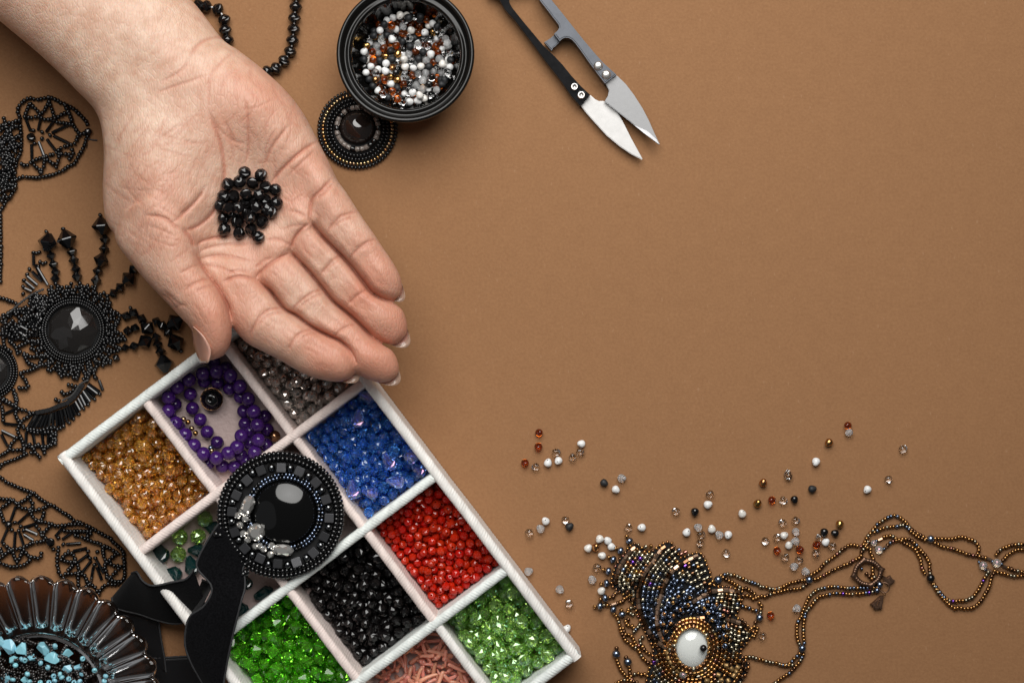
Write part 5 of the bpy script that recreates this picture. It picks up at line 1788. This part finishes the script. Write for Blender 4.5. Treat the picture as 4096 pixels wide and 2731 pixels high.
stone_gem(288, 490, 58, 34, -70)
stone_gem(340, 652, 48, 48, 10, 10)
stone_gem(503, 760, 58, 32, 5)
for (x, y) in [(230, 550), (275, 570), (243, 608), (263, 660), (290, 697), (337, 737), (387, 755), (435, 733), (428, 787), (315, 470), (255, 525), (362, 735)]:
    stone_gem(x, y, 19, 19, rng.uniform(0, 90), 7)
for (x, y) in [(100, 663), (122, 672), (280, 893), (262, 905)]:
    cb.one(x, y, 15, 'black', 'seed', "seed_bead", z=ZB + .0006, crop=C8)
cb.finish()

velvet = pm("black_velvet", (0.006, 0.006, 0.007), 0.95, spec=0.05, sheen=0.06)
nt = velvet.node_tree
tcv = N(nt, "ShaderNodeTexCoord")
nov = N(nt, "ShaderNodeTexNoise", Scale=1400.0, Detail=3.0)
rv = N(nt, "ShaderNodeValToRGB")
rv.color_ramp.elements[0].position, rv.color_ramp.elements[1].position = 0.35, 0.7
rv.color_ramp.elements[0].color = (0.002, 0.002, 0.0025, 1)
rv.color_ramp.elements[1].color = (0.006, 0.006, 0.007, 1)
nt.links.new(tcv.outputs["Object"], nov.inputs["Vector"])
nt.links.new(nov.outputs["Fac"], rv.inputs[0])
nt.links.new(rv.outputs[0], nt.nodes["Principled BSDF"].inputs["Base Color"])
bpv = N(nt, "ShaderNodeBump", Strength=0.2, Distance=0.0003)
nt.links.new(nov.outputs["Fac"], bpv.inputs["Height"])
nt.links.new(bpv.outputs[0], nt.nodes["Principled BSDF"].inputs["Normal"])
satin = pm("black_satin", (0.006, 0.006, 0.007), 0.42, spec=0.45)
ns = satin.node_tree
tcs = N(ns, "ShaderNodeTexCoord")
wv = N(ns, "ShaderNodeTexWave", Scale=900.0, Distortion=0.6)
ns.links.new(tcs.outputs["Object"], wv.inputs["Vector"])
bps = N(ns, "ShaderNodeBump", Strength=0.5, Distance=0.0002)
ns.links.new(wv.outputs["Fac"], bps.inputs["Height"])
ns.links.new(bps.outputs[0], ns.nodes["Principled BSDF"].inputs["Normal"])


selvedge = pm("woven_selvedge", (0.022, 0.022, 0.024), 0.7)


def ribbon(name, rows, mat, n=46, m=14, thick=.0006, crop=(0, 1700, 1.521), bow=0.0):
    """rows: (Lx, Ly, Rx, Ry, zL mm, zR mm) across the band"""
    a = np.array(rows, float)
    mid = (a[:, 0:2] + a[:, 2:4]) / 2
    s = catmull(np.c_[mid, (a[:, 0:2] - a[:, 2:4]) / 2, a[:, 4:]], n=n)
    V, F = [], []
    for layer in (0, 1):
        for i in range(n):
            for k in range(m):
                f = -1 + 2 * k / (m - 1)
                x = crop[0] + (s[i, 0] - s[i, 2] * f) / crop[2]
                y = crop[1] + (s[i, 1] - s[i, 3] * f) / crop[2]
                z = (s[i, 4] * (1 - f) / 2 + s[i, 5] * (1 + f) / 2) * 1e-3 + bow * (1 - f * f) - layer * thick
                V.append(P(x, y, max(z, .0004)))
    st_ = n * m
    for i in range(n - 1):
        for k in range(m - 1):
            q = i * m + k
            F.append((q, q + 1, q + m + 1, q + m))
            F.append((st_ + q, st_ + q + m, st_ + q + m + 1, st_ + q + 1))
    loop = [k for k in range(m)] + [i * m + m - 1 for i in range(1, n)] + [(n - 1) * m + k for k in range(m - 2, -1, -1)] + [i * m for i in range(n - 2, 0, -1)]
    for p, q in zip(loop, loop[1:] + loop[:1]):
        F.append((p, p + st_, q + st_, q))
    bm = bmesh.new()
    me = mesh_from(name, V, F, [mat])
    bm.from_mesh(me)
    bmesh.ops.recalc_face_normals(bm, faces=bm.faces[:])
    bm.to_mesh(me)
    bm.free()
    me.polygons.foreach_set('use_smooth', [True] * len(me.polygons))
    rb_ = link(name, me, ch)
    for k in (0, m - 1):                     # woven selvedge along each edge
        tv, tf = [], []
        for i in range(n):
            c = Vector(V[i * m + k])
            d = Vector(V[min(i + 1, n - 1) * m + k]) - Vector(V[max(i - 1, 0) * m + k])
            sd = d.cross(Vector((0, 0, 1))).normalized()
            up = sd.cross(d).normalized()
            for q in range(6):
                t = q * math.pi / 3
                tv.append(c + (sd * math.cos(t) + up * math.sin(t)) * (.00042 + .00006 * math.sin(i * 2.3)))
        for i in range(n - 1):
            for q in range(6):
                tf.append((i * 6 + q, i * 6 + (q + 1) % 6, (i + 1) * 6 + (q + 1) % 6, (i + 1) * 6 + q))
        link("selvedge", mesh_from("selvedge", tv, tf, [selvedge]), rb_)
    return rb_


# band leaving the medallion and hanging down out of the picture
ribbon("velvet_ribbon", [(1330, 600, 1520, 810, 27.6, 27.6), (1285, 665, 1478, 872, 27.4, 27.6), (1215, 790, 1490, 935, 27.5, 28.5), (1200, 870, 1488, 1000, 27.8, 29.5), (1290, 985, 1470, 1060, 30, 31), (1240, 1100, 1445, 1160, 31, 31), (1150, 1170, 1420, 1260, 30, 30),
                         (1125, 1320, 1390, 1400, 28, 28.5), (1160, 1440, 1372, 1500, 27, 27.5), (1230, 1568, 1360, 1580, 24, 27), (1290, 1700, 1352, 1700, 20, 26)], velvet, bow=.0012)
# the folded band running to the other side
ribbon("velvet_ribbon", [(1180, 880, 1255, 1095, 28.5, 20), (1130, 935, 1130, 1192, 27.6, 14), (1040, 955, 1050, 1206, 27.2, 11), (930, 976, 950, 1184, 27.0, 9), (870, 948, 850, 1150, 25, 7.5), (832, 893, 705, 1110, 22, 6), (800, 900, 680, 1045, 18, 5)], velvet, bow=.0010)
ribbon("satin_ribbon", [(1290, 985, 1230, 1105, 29.6, 26), (1280, 960, 1150, 1170, 24, 18), (1230, 940, 1120, 1190, 20, 10)], velvet, n=20, bow=.0)
ribbon("satin_ribbon", [(960, 1120, 700, 1080, 6, 5), (965, 1190, 712, 1165, 5, 4), (980, 1300, 790, 1270, 4, 3), (1000, 1410, 880, 1420, 3.5, 2.5), (1010, 1500, 900, 1500, 3, 1.5)], satin, n=24)
ribbon("satin_ribbon", [(880, 1420, 880, 1700, 2.5, 2.0), (1000, 1412, 1000, 1700, 3, 2.4), (1160, 1404, 1165, 1700, 4, 3), (1240, 1400, 1250, 1700, 5, 4)], satin, n=24)
# ------------------------------------------------------------------ bronze bead-embroidered pendant necklace
QA, QB, QC, Q4, Q5 = (2360, 2120, 4.356), (2680, 2240, 4.9), (2420, 2400, 3.459), (2300, 1900, 1.887), (3100, 1900, 1.887)


def cv(crop, pts):
    return [(crop[0] + x / crop[2], crop[1] + y / crop[2]) for x, y in pts]


pd = empty("pendant_necklace", P(2780, 2480), "bronze and blue bead-embroidered fan pendant on a seed bead cord with toggle clasp", "necklace")
pb = Beadwork(pd, limit=295)
edge_top = cv(QA, [(400, 980), (370, 900), (380, 830), (410, 730), (440, 640), (480, 560), (535, 480), (610, 410), (650, 325), (715, 260), (810, 235), (880, 285), (960, 330), (1050, 380), (1110, 340), (1185, 290), (1265, 235), (1360, 205), (1440, 240), (1480, 320), (1530, 410), (1590, 480), (1680, 450), (1780, 410), (1870, 385), (1950, 420), (1995, 500), (2030, 590), (2070, 680), (2100, 780), (2125, 870), (2160, 950)])
edge_right = cv(QB, [(870, 490), (980, 515), (1080, 515), (1190, 525), (1300, 560), (1400, 590), (1430, 690), (1400, 790), (1365, 900), (1330, 1000), (1290, 1090), (1350, 1140), (1440, 1190), (1530, 1280), (1610, 1350), (1640, 1440), (1560, 1530)])
edge_low = cv(QC, [(1960, 590), (1910, 650), (1870, 700), (1890, 770), (1950, 830), (1990, 890), (1970, 960), (1930, 1050), (1880, 1120), (1830, 1190), (1760, 1260)])
edge_left = cv(QA, [(400, 980), (480, 1040), (560, 1100), (640, 1160), (710, 1240), (770, 1300), (800, 1390), (830, 1480)]) + cv(QC, [(440, 200), (480, 260), (520, 350), (560, 440), (600, 520), (640, 590), (670, 660), (660, 730), (655, 810), (640, 880), (610, 950), (590, 1030), (570, 1130), (560, 1220)])
outline = edge_top + edge_right + edge_low + edge_left[::-1][:-1]
slab("backing", outline, .0002, .0014, felt, pd, bevel=0.0, crop=lambda x, y: (x, y))


def inside(x, y, poly=outline, shrink=0):
    c = False
    j = len(poly) - 1
    for i in range(len(poly)):
        xi, yi = poly[i]
        xj, yj = poly[j]
        if (yi > y) != (yj > y) and x < (xj - xi) * (y - yi) / (yj - yi) + xi:
            c = not c
        j = i
    return c


pr = random.Random(4)


def pick(w):
    return pr.choices([k for k, _ in w], [v for _, v in w])[0]


PYR = [('pyrite', 10), ('bronze', 2.5), ('violet', .35), ('rose', .4), ('steel', .7), ('bronze_dk', 1.5)]
MIXB = [('pyrite', 3), ('steel', 6), ('bronze', 1), ('violet', .5)]
BRZ = [('bronze', 10), ('rose', .8), ('pyrite', .8), ('bronze_dk', 3)]
STL = [('steel', 10), ('pyrite', .6)]

arc1 = cv(QA, [(790, 290), (740, 320), (690, 385), (630, 465), (570, 560), (520, 650), (485, 745), (440, 830), (440, 940)])
arc2 = cv(QA, [(1320, 280), (1240, 335), (1180, 410), (1120, 500), (1070, 590), (1000, 660), (950, 750), (905, 840), (875, 940), (850, 1040), (840, 1140), (840, 1240), (850, 1330), (880, 1430)]) + cv(QC, [(515, 230), (550, 310), (590, 400), (620, 450), (660, 520), (730, 580), (790, 625), (850, 665)])
arc3 = cv(QA, [(1890, 440), (1790, 480), (1700, 520), (1620, 575), (1540, 620), (1460, 680), (1410, 750), (1370, 810), (1320, 900), (1285, 970), (1255, 1060), (1240, 1150), (1215, 1220), (1185, 1300), (1175, 1390)]) + cv(QC, [(730, 140), (720, 215), (715, 290), (740, 400), (755, 440), (775, 510), (800, 570)])
arc4 = cv(QB, [(1370, 620), (1230, 600), (1115, 580), (1000, 590), (890, 605), (790, 620), (710, 680), (610, 710), (520, 770), (440, 830)])
arc5 = cv(QB, [(680, 1125), (620, 1130), (510, 1140), (395, 1155), (290, 1170), (180, 1220), (110, 1300), (50, 1360)])
arc6 = cv(QB, [(1080, 1145), (1175, 1165), (1270, 1195), (1370, 1225), (1460, 1280), (1545, 1360)])
ZP = .0014


def tube_row(pts, L=22.0, r=9.4):
    c = catmull(pts, step=L)
    for i in range(len(c) - 1):
        d = c[i + 1] - c[i]
        a, b = c[i] + d * .04, c[i] + d * .96
        pb.tube(tuple(a), tuple(b), 'copper' if pr.random() < .6 else 'bronze_dk', r=r, z=ZP, kind='tube_sq', name="cut_tube_bead")


for a in (arc1, arc2, arc3, arc4, arc5, arc6):
    tube_row(a)


def fill(c1, c2, rows, pal, r=8.4, pitch=16.5, t0=0.0, t1=1.0, chk=.00142, palf=None):
    A, Bq = catmull(c1, n=120), catmull(c2, n=120)
    for k in range(1, rows):
        f = k / rows
        path = A * (1 - f) + Bq * f
        lo, hi = int(t0 * 119), int(t1 * 119)
        pb.strand([tuple(p) for p in path[lo:hi + 1:6]], (lambda x, y: pick(palf(x, y) if palf else pal)), pitch=pitch, r=r, z=ZP, kind='seed_sq', jit=.9, check=chk)


pb.strand(edge_top, lambda x, y: pick(BRZ), pitch=17, r=7.6, z=.0004)
pb.strand(edge_right, lambda x, y: pick(BRZ), pitch=17, r=7.6, z=.0004)
pb.strand(edge_low, lambda x, y: pick(BRZ), pitch=17, r=7.6, z=.0004)
pb.strand(edge_left, lambda x, y: pick(BRZ), pitch=17, r=7.6, z=.0004)
# big steel beads with bronze stoppers in the hollow of the fan
bigs = cv(QA, [(1540, 1190), (1680, 1120), (1370, 1280), (1660, 1290), (1530, 1370), (1285, 1480), (1430, 1490)]) + cv(QB, [(340, 660), (315, 860), (140, 960), (780, 760), (905, 900), (740, 1010), (980, 1080), (820, 1150), (950, 1310), (1130, 1300), (1065, 1470), (650, 870)]) + cv(QC, [(785, 310), (910, 300), (840, 430), (1660, 630)])
done = []
for (x, y) in bigs:
    if any(math.hypot(x - a, y - b) < 20 for a, b in done):
        continue
    done.append((x, y))
    pb.one(x, y, 13.5, 'steel', 'seed', "large_seed_bead", z=ZP + .0014, axis=(rng.normal(), rng.normal(), 1.2))
tops = cv(QB, [(165, 710), (65, 830), (390, 735), (360, 870), (205, 965), (70, 1080), (740, 815), (915, 860), (675, 940), (750, 1030), (1040, 1075), (835, 1175), (1050, 1290), (1145, 1280), (1100, 1480), (20, 1230)]) + cv(QC, [(820, 190), (810, 330), (905, 320), (845, 430), (950, 210)])
for (x, y) in tops:
    pb.one(x, y, 8.6, 'bronze', 'seed', "seed_bead", z=ZP + .0032, axis=(rng.normal(0, .5), rng.normal(0, .5), 1))
# white cabochon and its bronze bezel
wc = cv(QC, [(1212, 655)])[0]
white_stone = pm("white_agate", (0.76, 0.78, 0.75), 0.10, sss=0.3, sss_r=(1, 1, .95), sss_s=0.002, coat=0.4)
cabochon("cabochon", wc[0], wc[1], 78 * PX, 90 * PX, ZP + .0008, .0030, white_stone, pd)
for k, (rx, ry, n, zz) in enumerate([(75, 86, 29, .0034), (91, 102, 36, .0022), (106, 117, 42, .0012)]):
    for i in range(n):
        t = 2 * math.pi * (i + .5 * k) / n
        if k == 2 and not (-2.2 < math.atan2(math.sin(t), math.cos(t)) < 1.4):
            continue
        off = -5 if math.cos(t) > .2 else 0
        pb.one(wc[0] + (rx + off) * math.cos(t), wc[1] + ry * math.sin(t), 9.6 if k == 0 else 9.0, pick(BRZ), 'seed_sq', "seed_bead", z=ZP + zz - .0009, axis=(math.cos(t), math.sin(t), -.5) if k == 0 else (-math.sin(t), math.cos(t), 0))
pb.one(*cv(QC, [(1360, 660)])[0], 14.5, 'black', 'round', "round_bead", z=ZP + .0042)
for (x, y) in [(865, 730), (880, 795), (910, 855), (950, 915), (1010, 970), (1680, 900), (1750, 945), (1835, 925), (1815, 985), (1780, 1040), (1570, 1030), (1610, 1100), (1705, 1110), (1410, 1110)]:
    pb.one(*cv(QC, [(x, y)])[0], 10.5, 'gold_matte', 'seed_sq', "matte_seed_bead", z=ZP + .0002, axis=(rng.normal(), rng.normal(), .2))
pb.one(*cv(QC, [(1080, 1030)])[0], 16, 'ab', 'round', "clear_bead", z=ZP + .0004)
fill(arc1 + cv(QA, [(520, 1040), (640, 1180), (760, 1290)]), arc2[:13], 6, PYR)
mixf = lambda x, y: PYR if y < 2325 else (MIXB if y < 2365 else STL)
fill(arc2, arc3, 5, PYR, palf=mixf)
f3b = cv(QA, [(2110, 985), (1985, 1060), (1850, 1130), (1785, 1200), (1600, 1250), (1400, 1350), (1300, 1480)])
fill(arc3[:16], f3b, 10, PYR, palf=lambda x, y: PYR if (x - 2780) * .55 - (y - 2330) > -15 else STL)
fill(arc4, cv(QB, [(1290, 1090), (1180, 1090), (1080, 1060), (960, 1030), (800, 1000), (600, 1000), (400, 1060), (250, 1090)]), 6, PYR, palf=lambda x, y: PYR if x > 2868 else STL)
fill(arc6, cv(QC, [(1640, 560), (1700, 640), (1760, 720), (1850, 740), (1880, 700), (1960, 590)]), 7, PYR)
# everything below: ellipses widening round the cabochon
for k in range(10):
    rx, ry = 103 + k * 15.5, 112 + k * 15.5
    n = int(2 * math.pi * (rx + ry) / 2 / 16.8)
    for i in range(n):
        t = 2 * math.pi * (i + .5 * (k % 2)) / n
        x, y = wc[0] + rx * math.cos(t), wc[1] + ry * math.sin(t)
        if not inside(x, y) or y < 2560 - (40 if x > wc[0] else -20):
            continue
        pal = BRZ if (k < 4 or x > wc[0] + 60) else (PYR if k < 6 else MIXB)
        pb.add("seed_bead", 'seed_sq', pick(pal), frame_m(P(x, y, ZP + 8.2 * PX), (-math.sin(t), -math.cos(t), 0), s=8.4 * PX), .00138)
# remaining gaps inside the fan, filled with steel seeds
gr = np.random.default_rng(9)
for _ in range(4000):
    x, y = gr.uniform(2430, 3010), gr.uniform(2160, 2760)
    if inside(x, y) and ((x - wc[0]) / 84) ** 2 + ((y - wc[1]) / 93) ** 2 > 1:
        pal = STL if (y > 2360 and x < 2900 and y < 2560) else (PYR if y < 2400 else BRZ)
        a = gr.uniform(0, 3.14)
        pb.add("seed_bead", 'seed_sq', pick(pal), frame_m(P(x, y, ZP + 7.5 * PX), (math.cos(a), math.sin(a), .2), s=8.2 * PX), .00140 if y > 2345 else .00160)

# beaded fringe along the left edge
for (x, y, tx, ty) in [(685, 185, 640, 105), (530, 355, 455, 310), (400, 510, 330, 465), (320, 710, 240, 685), (290, 920, 195, 935), (265, 1180, 180, 1200), (175, 1320, 85, 1330), (405, 1375, 0, 0), (560, 1460, 545, 1385)]:
    pb.one(*cv(QA, [(x, y)])[0], 16.5, 'steel', 'seed', "large_seed_bead", z=.0002, axis=(tx - x, ty - y, .1) if tx else (1, .5, 0))
    if tx:
        pb.one(*cv(QA, [(tx, ty)])[0], 9.0, 'bronze', 'seed', "seed_bead", z=.0006, axis=(rng.normal(), rng.normal(), .6))


def ps(crop, pal, *paths, pitch=13.2, r=9.2, z=.0):
    for p in paths:
        pb.strand(p, lambda x, y: pick(pal), pitch=pitch, r=r, z=z, crop=crop, jit=.6)


ps(QA, BRZ, [(345, 1170), (405, 1160), (440, 1100)], [(245, 1300), (300, 1305), (360, 1310)], [(480, 1270), (560, 1240), (600, 1190)])
pb.tube(*cv(QA, [(380, 1300), (470, 1275)]), 'copper', r=6.5, z=.0003, kind='tube_sq', name="cut_tube_bead")
pb.tube(*cv(QA, [(400, 1130), (470, 1060)]), 'copper', r=6.5, z=.0003, kind='tube_sq', name="cut_tube_bead")
ps(QC, BRZ, [(120, 190), (160, 220), (180, 270), (200, 340), (210, 390), (225, 430), (250, 490), (290, 560), (330, 590), (370, 620), (430, 660), (470, 700), (490, 740), (520, 790), (555, 820), (590, 860)],
   [(320, 260), (280, 290), (310, 340), (370, 350), (400, 380)], [(250, 380), (260, 420), (290, 470), (350, 480), (390, 530), (410, 580), (430, 620), (500, 630), (540, 680), (570, 710), (610, 740)], [(150, 790), (170, 830), (185, 880), (205, 930), (230, 970), (260, 1010), (300, 1050), (340, 1080)], [(335, 915), (340, 965), (345, 1010), (360, 1060), (380, 1110), (400, 1180)],
   [(410, 1015), (460, 1010), (500, 1030), (550, 1020)], [(150, 1150), (250, 1100), (330, 1110), (440, 1130)])
ps(QC, PYR, [(400, 90), (350, 110), (310, 150), (390, 200)], [(480, 340), (440, 390), (400, 430)], [(520, 510), (480, 570), (520, 640)])
for (x, y) in [(155, 740), (315, 850)]:
    pb.one(*cv(QC, [(x, y)])[0], 17, 'steel', 'round', "round_bead", z=.0)
for (x, y) in [(160, 657), (290, 785)]:
    pb.one(*cv(QC, [(x, y)])[0], 9.5, 'bronze_dk', 'seed', "seed_bead", z=.0004)
# cords to the right
ps(QB, [('pyrite', 8), ('steel', 2), ('bronze', 1.5)], [(1075, 285), (1135, 265), (1200, 285), (1270, 290), (1330, 315), (1390, 345), (1450, 365), (1510, 405), (1575, 415), (1640, 450), (1710, 455), (1770, 510), (1830, 525), (1890, 530), (1950, 560), (2010, 555), (2060, 565), (2140, 545)])
ps(QB, BRZ, [(1000, 290), (1040, 330), (1105, 375), (1155, 400), (1205, 405), (1250, 450), (1300, 470), (1340, 505), (1400, 550), (1480, 545), (1550, 575), (1610, 625), (1665, 660), (1690, 720), (1745, 715), (1800, 700), (1865, 720), (1920, 680), (1970, 670), (2020, 650), (2070, 615), (2140, 580)],
   [(1440, 700), (1530, 690), (1580, 710), (1635, 760), (1690, 740)], [(1750, 830), (1790, 890), (1780, 960), (1780, 1020)], [(1670, 1210), (1650, 1290)], [(1720, 1330), (1690, 1400), (1650, 1490)])
ps(QB, [('steel', 3), ('bronze', 2)], [(1420, 905), (1490, 920), (1565, 940), (1630, 970), (1690, 980)])
pb.one(*cv(QB, [(945, 380)])[0], 17.5, 'steel', 'round', "round_bead", z=.0004)
pb.one(*cv(QB, [(1755, 1120)])[0], 15.5, 'steel', 'round', "round_bead", z=.0)
CORD = [('bronze', 14), ('rose', .6), ('pyrite', 1.2), ('bronze_dk', 3), ('steel', .5)]
CORD2 = [('steel', 2.5), ('bronze', 6), ('pyrite', 3), ('violet', .2)]
ps(Q5, CORD, [(0, 860), (50, 845), (110, 815), (170, 800), (225, 790)], [(275, 750), (330, 715), (380, 660), (440, 620), (510, 560), (570, 525), (650, 535), (680, 500), (700, 460), (740, 420)], [(300, 790), (350, 765), (420, 725), (480, 695), (550, 670), (600, 640), (640, 620), (660, 570), (690, 530), (715, 500)],
   [(0, 890), (70, 870), (130, 860), (200, 850), (235, 825)], [(1000, 370), (1020, 400), (1060, 430), (1110, 460), (1140, 480)], [(1210, 475), (1270, 480), (1340, 480), (1400, 465), (1460, 480), (1510, 500), (1540, 550), (1530, 590)], [(1210, 510), (1270, 540), (1330, 550), (1400, 575), (1470, 600), (1540, 610), (1590, 625)],
   [(1010, 405), (1040, 440), (1090, 470), (1130, 490)], [(820, 465), (880, 455), (920, 480), (960, 500), (1010, 530), (1060, 560), (1080, 600), (1100, 650), (1110, 700), (1130, 740)], [(1190, 820), (1230, 880), (1270, 930), (1310, 970), (1350, 1000), (1400, 1000), (1450, 1005), (1510, 990), (1560, 940), (1590, 890), (1620, 830), (1635, 770), (1660, 720)],
   [(850, 525), (870, 510), (920, 490), (990, 480), (1040, 500), (1080, 540), (1130, 600), (1160, 650), (1165, 690), (1170, 740)], [(1670, 600), (1700, 565), (1750, 540), (1800, 525), (1879, 520), (1910, 520)], [(1720, 640), (1760, 600), (1820, 565), (1879, 560), (1910, 558)], [(1760, 700), (1800, 715), (1879, 730), (1910, 735)], [(1680, 730), (1740, 745), (1800, 760), (1879, 760), (1910, 760)], [(720, 580), (740, 620), (735, 660)], [(690, 740), (730, 780)])
ps(Q5, CORD2, [(740, 410), (775, 370), (810, 345), (850, 320), (905, 305), (960, 330), (1000, 370)], [(750, 430), (790, 410), (850, 390), (920, 385), (970, 375), (1010, 405)], [(1200, 820), (1240, 880), (1290, 930), (1340, 950), (1400, 945), (1450, 940), (1500, 910), (1540, 850), (1570, 800), (1590, 760), (1610, 730)],
   [(770, 850), (700, 850), (620, 850), (540, 850), (450, 840), (370, 850), (310, 870), (260, 920), (235, 970), (215, 1020), (195, 1070), (170, 1110), (165, 1180), (170, 1240), (185, 1270)], [(760, 875), (670, 890), (600, 895), (530, 895), (460, 890), (400, 900), (340, 915), (300, 950), (270, 990), (235, 1030), (220, 1090), (215, 1150), (215, 1210), (220, 1265)],
   [(735, 700), (740, 740), (755, 780), (775, 805)], [(700, 500), (690, 540), (720, 560)])
ps(Q5, CORD2, [(185, 1345), (130, 1400), (100, 1425), (50, 1430), (10, 1415)])
ps(Q5, CORD, [(215, 1350), (190, 1400), (150, 1450), (110, 1490), (50, 1530), (0, 1568), (-40, 1590)])
ps(Q4, CORD2, [(1520, 1415), (1480, 1410), (1400, 1390), (1330, 1370), (1290, 1370)], [(1640, 1432), (1600, 1435), (1560, 1428)])
for (x, y, r, k) in [(258, 788, 16, 'steel'), (1175, 480, 16, 'steel'), (1175, 775, 17, 'black'), (205, 1305, 16, 'steel'), (790, 825, 14, 'steel'), (770, 868, 12, 'steel')]:
    pb.one(*cv(Q5, [(x, y)])[0], r, k, 'round', "round_bead", z=.0002, axis=(1, .6, 0))
for (x, y, r) in [(785, 562, 17), (745, 512, 13), (1572, 680, 17), (1675, 662, 18)]:
    pb.one(*cv(Q5, [(x, y)])[0], r, 'ab', 'round', "clear_bead", z=.0002)
for (x, y) in [(1540, 655), (1590, 710), (1640, 650), (1710, 670), (825, 555), (765, 495), (655, 705)]:
    pb.one(*cv(Q5, [(x, y)])[0], 7.5, 'steel', 'seed', "seed_bead", z=.0006)
for (a, b) in [((778, 490), (810, 476)), ((820, 550), (848, 530)), ((1600, 625), (1640, 642)), ((1720, 682), (1752, 698)), ((1595, 705), (1630, 722))]:
    pb.tube(*cv(Q5, [a, b]), 'copper', r=6.5, z=.0004, kind='tube_sq', name="cut_tube_bead")
pb.finish()

# toggle clasp in antique copper   (crop base 3380,2020 scale 3.5625)
QT = (3380, 2020, 3.5625)
antique = steel_mat("antique_copper", (0.20, 0.115, 0.075), 0.34, 0.9, 0.7, 900)
tq = cv(QT, [(325, 960)])[0]


def toggle_ring():
    V, F = [], []
    seg, rg = 96, 10
    for s in range(seg):
        t = 2 * math.pi * s / seg
        c4 = abs(math.cos(2 * (t - .55)))
        R = 165 + 28 * (1 - c4) ** 3
        w = 34 + 20 * (1 - c4) ** 4
        for k in range(rg):
            u = 2 * math.pi * k / rg
            rr = R + w * math.cos(u)
            x, y = 325 + rr * 1.08 * math.cos(t), 960 + rr * 1.0 * math.sin(t)
            px_, py_ = cv(QT, [(x, y)])[0]
            bead = 0.00022 * max(0, math.sin(t * 32)) * (1 if math.sin(u) > .5 else 0) * (c4 > .35)
            V.append(P(px_, py_, .0018 + .0011 * math.sin(u) + bead))
    for s in range(seg):
        for k in range(rg):
            s2, k2 = (s + 1) % seg, (k + 1) % rg
            F.append((s * rg + k, s * rg + k2, s2 * rg + k2, s2 * rg + k))
    return mesh_from("toggle_ring", V, F, [antique])


clasp = link("clasp_ring", toggle_ring(), pd)


def qt(x, y):
    return cv(QT, [(x, y)])[0]


slab("toggle_bar", [(512, 1290), (555, 1290), (545, 1350), (535, 1420), (532, 1488), (500, 1470), (475, 1482), (450, 1490), (410, 1470), (400, 1440), (365, 1410), (400, 1385), (445, 1345)], .0002, .0022, antique, pd, bevel=.0004, crop=qt)
slab("toggle_bar", [(545, 1000), (600, 1030), (650, 1000), (680, 1050), (720, 1070), (680, 1110), (630, 1145), (590, 1110), (550, 1060)], .0002, .0022, antique, pd, bevel=.0004, crop=qt)
for (x, y) in [(497, 1338), (484, 1365), (472, 1392), (460, 1418)]:
    link("toggle_stud", bead_mesh('round', 'bronze_dk'), pd, Matrix.Translation(P(*qt(x, y), .0024)) @ Matrix.Scale(.00030, 4))
ringm = lathe("jump_ring", [(.12 * math.cos(t), 1 + .12 * math.sin(t)) for t in np.linspace(0, 2 * math.pi, 8, endpoint=False)], 32, [antique])
link("jump_ring", ringm, pd, Matrix.Translation(P(*qt(560, 1170), .0026)) @ Matrix.Rotation(1.35, 4, 'Y') @ Matrix.Scale(.0020, 4))
link("jump_ring", ringm, pd, Matrix.Translation(P(*qt(550, 1250), .0022)) @ Matrix.Rotation(.5, 4, 'Z') @ Matrix.Rotation(.35, 4, 'Y') @ Matrix.Scale(.0011, 4))
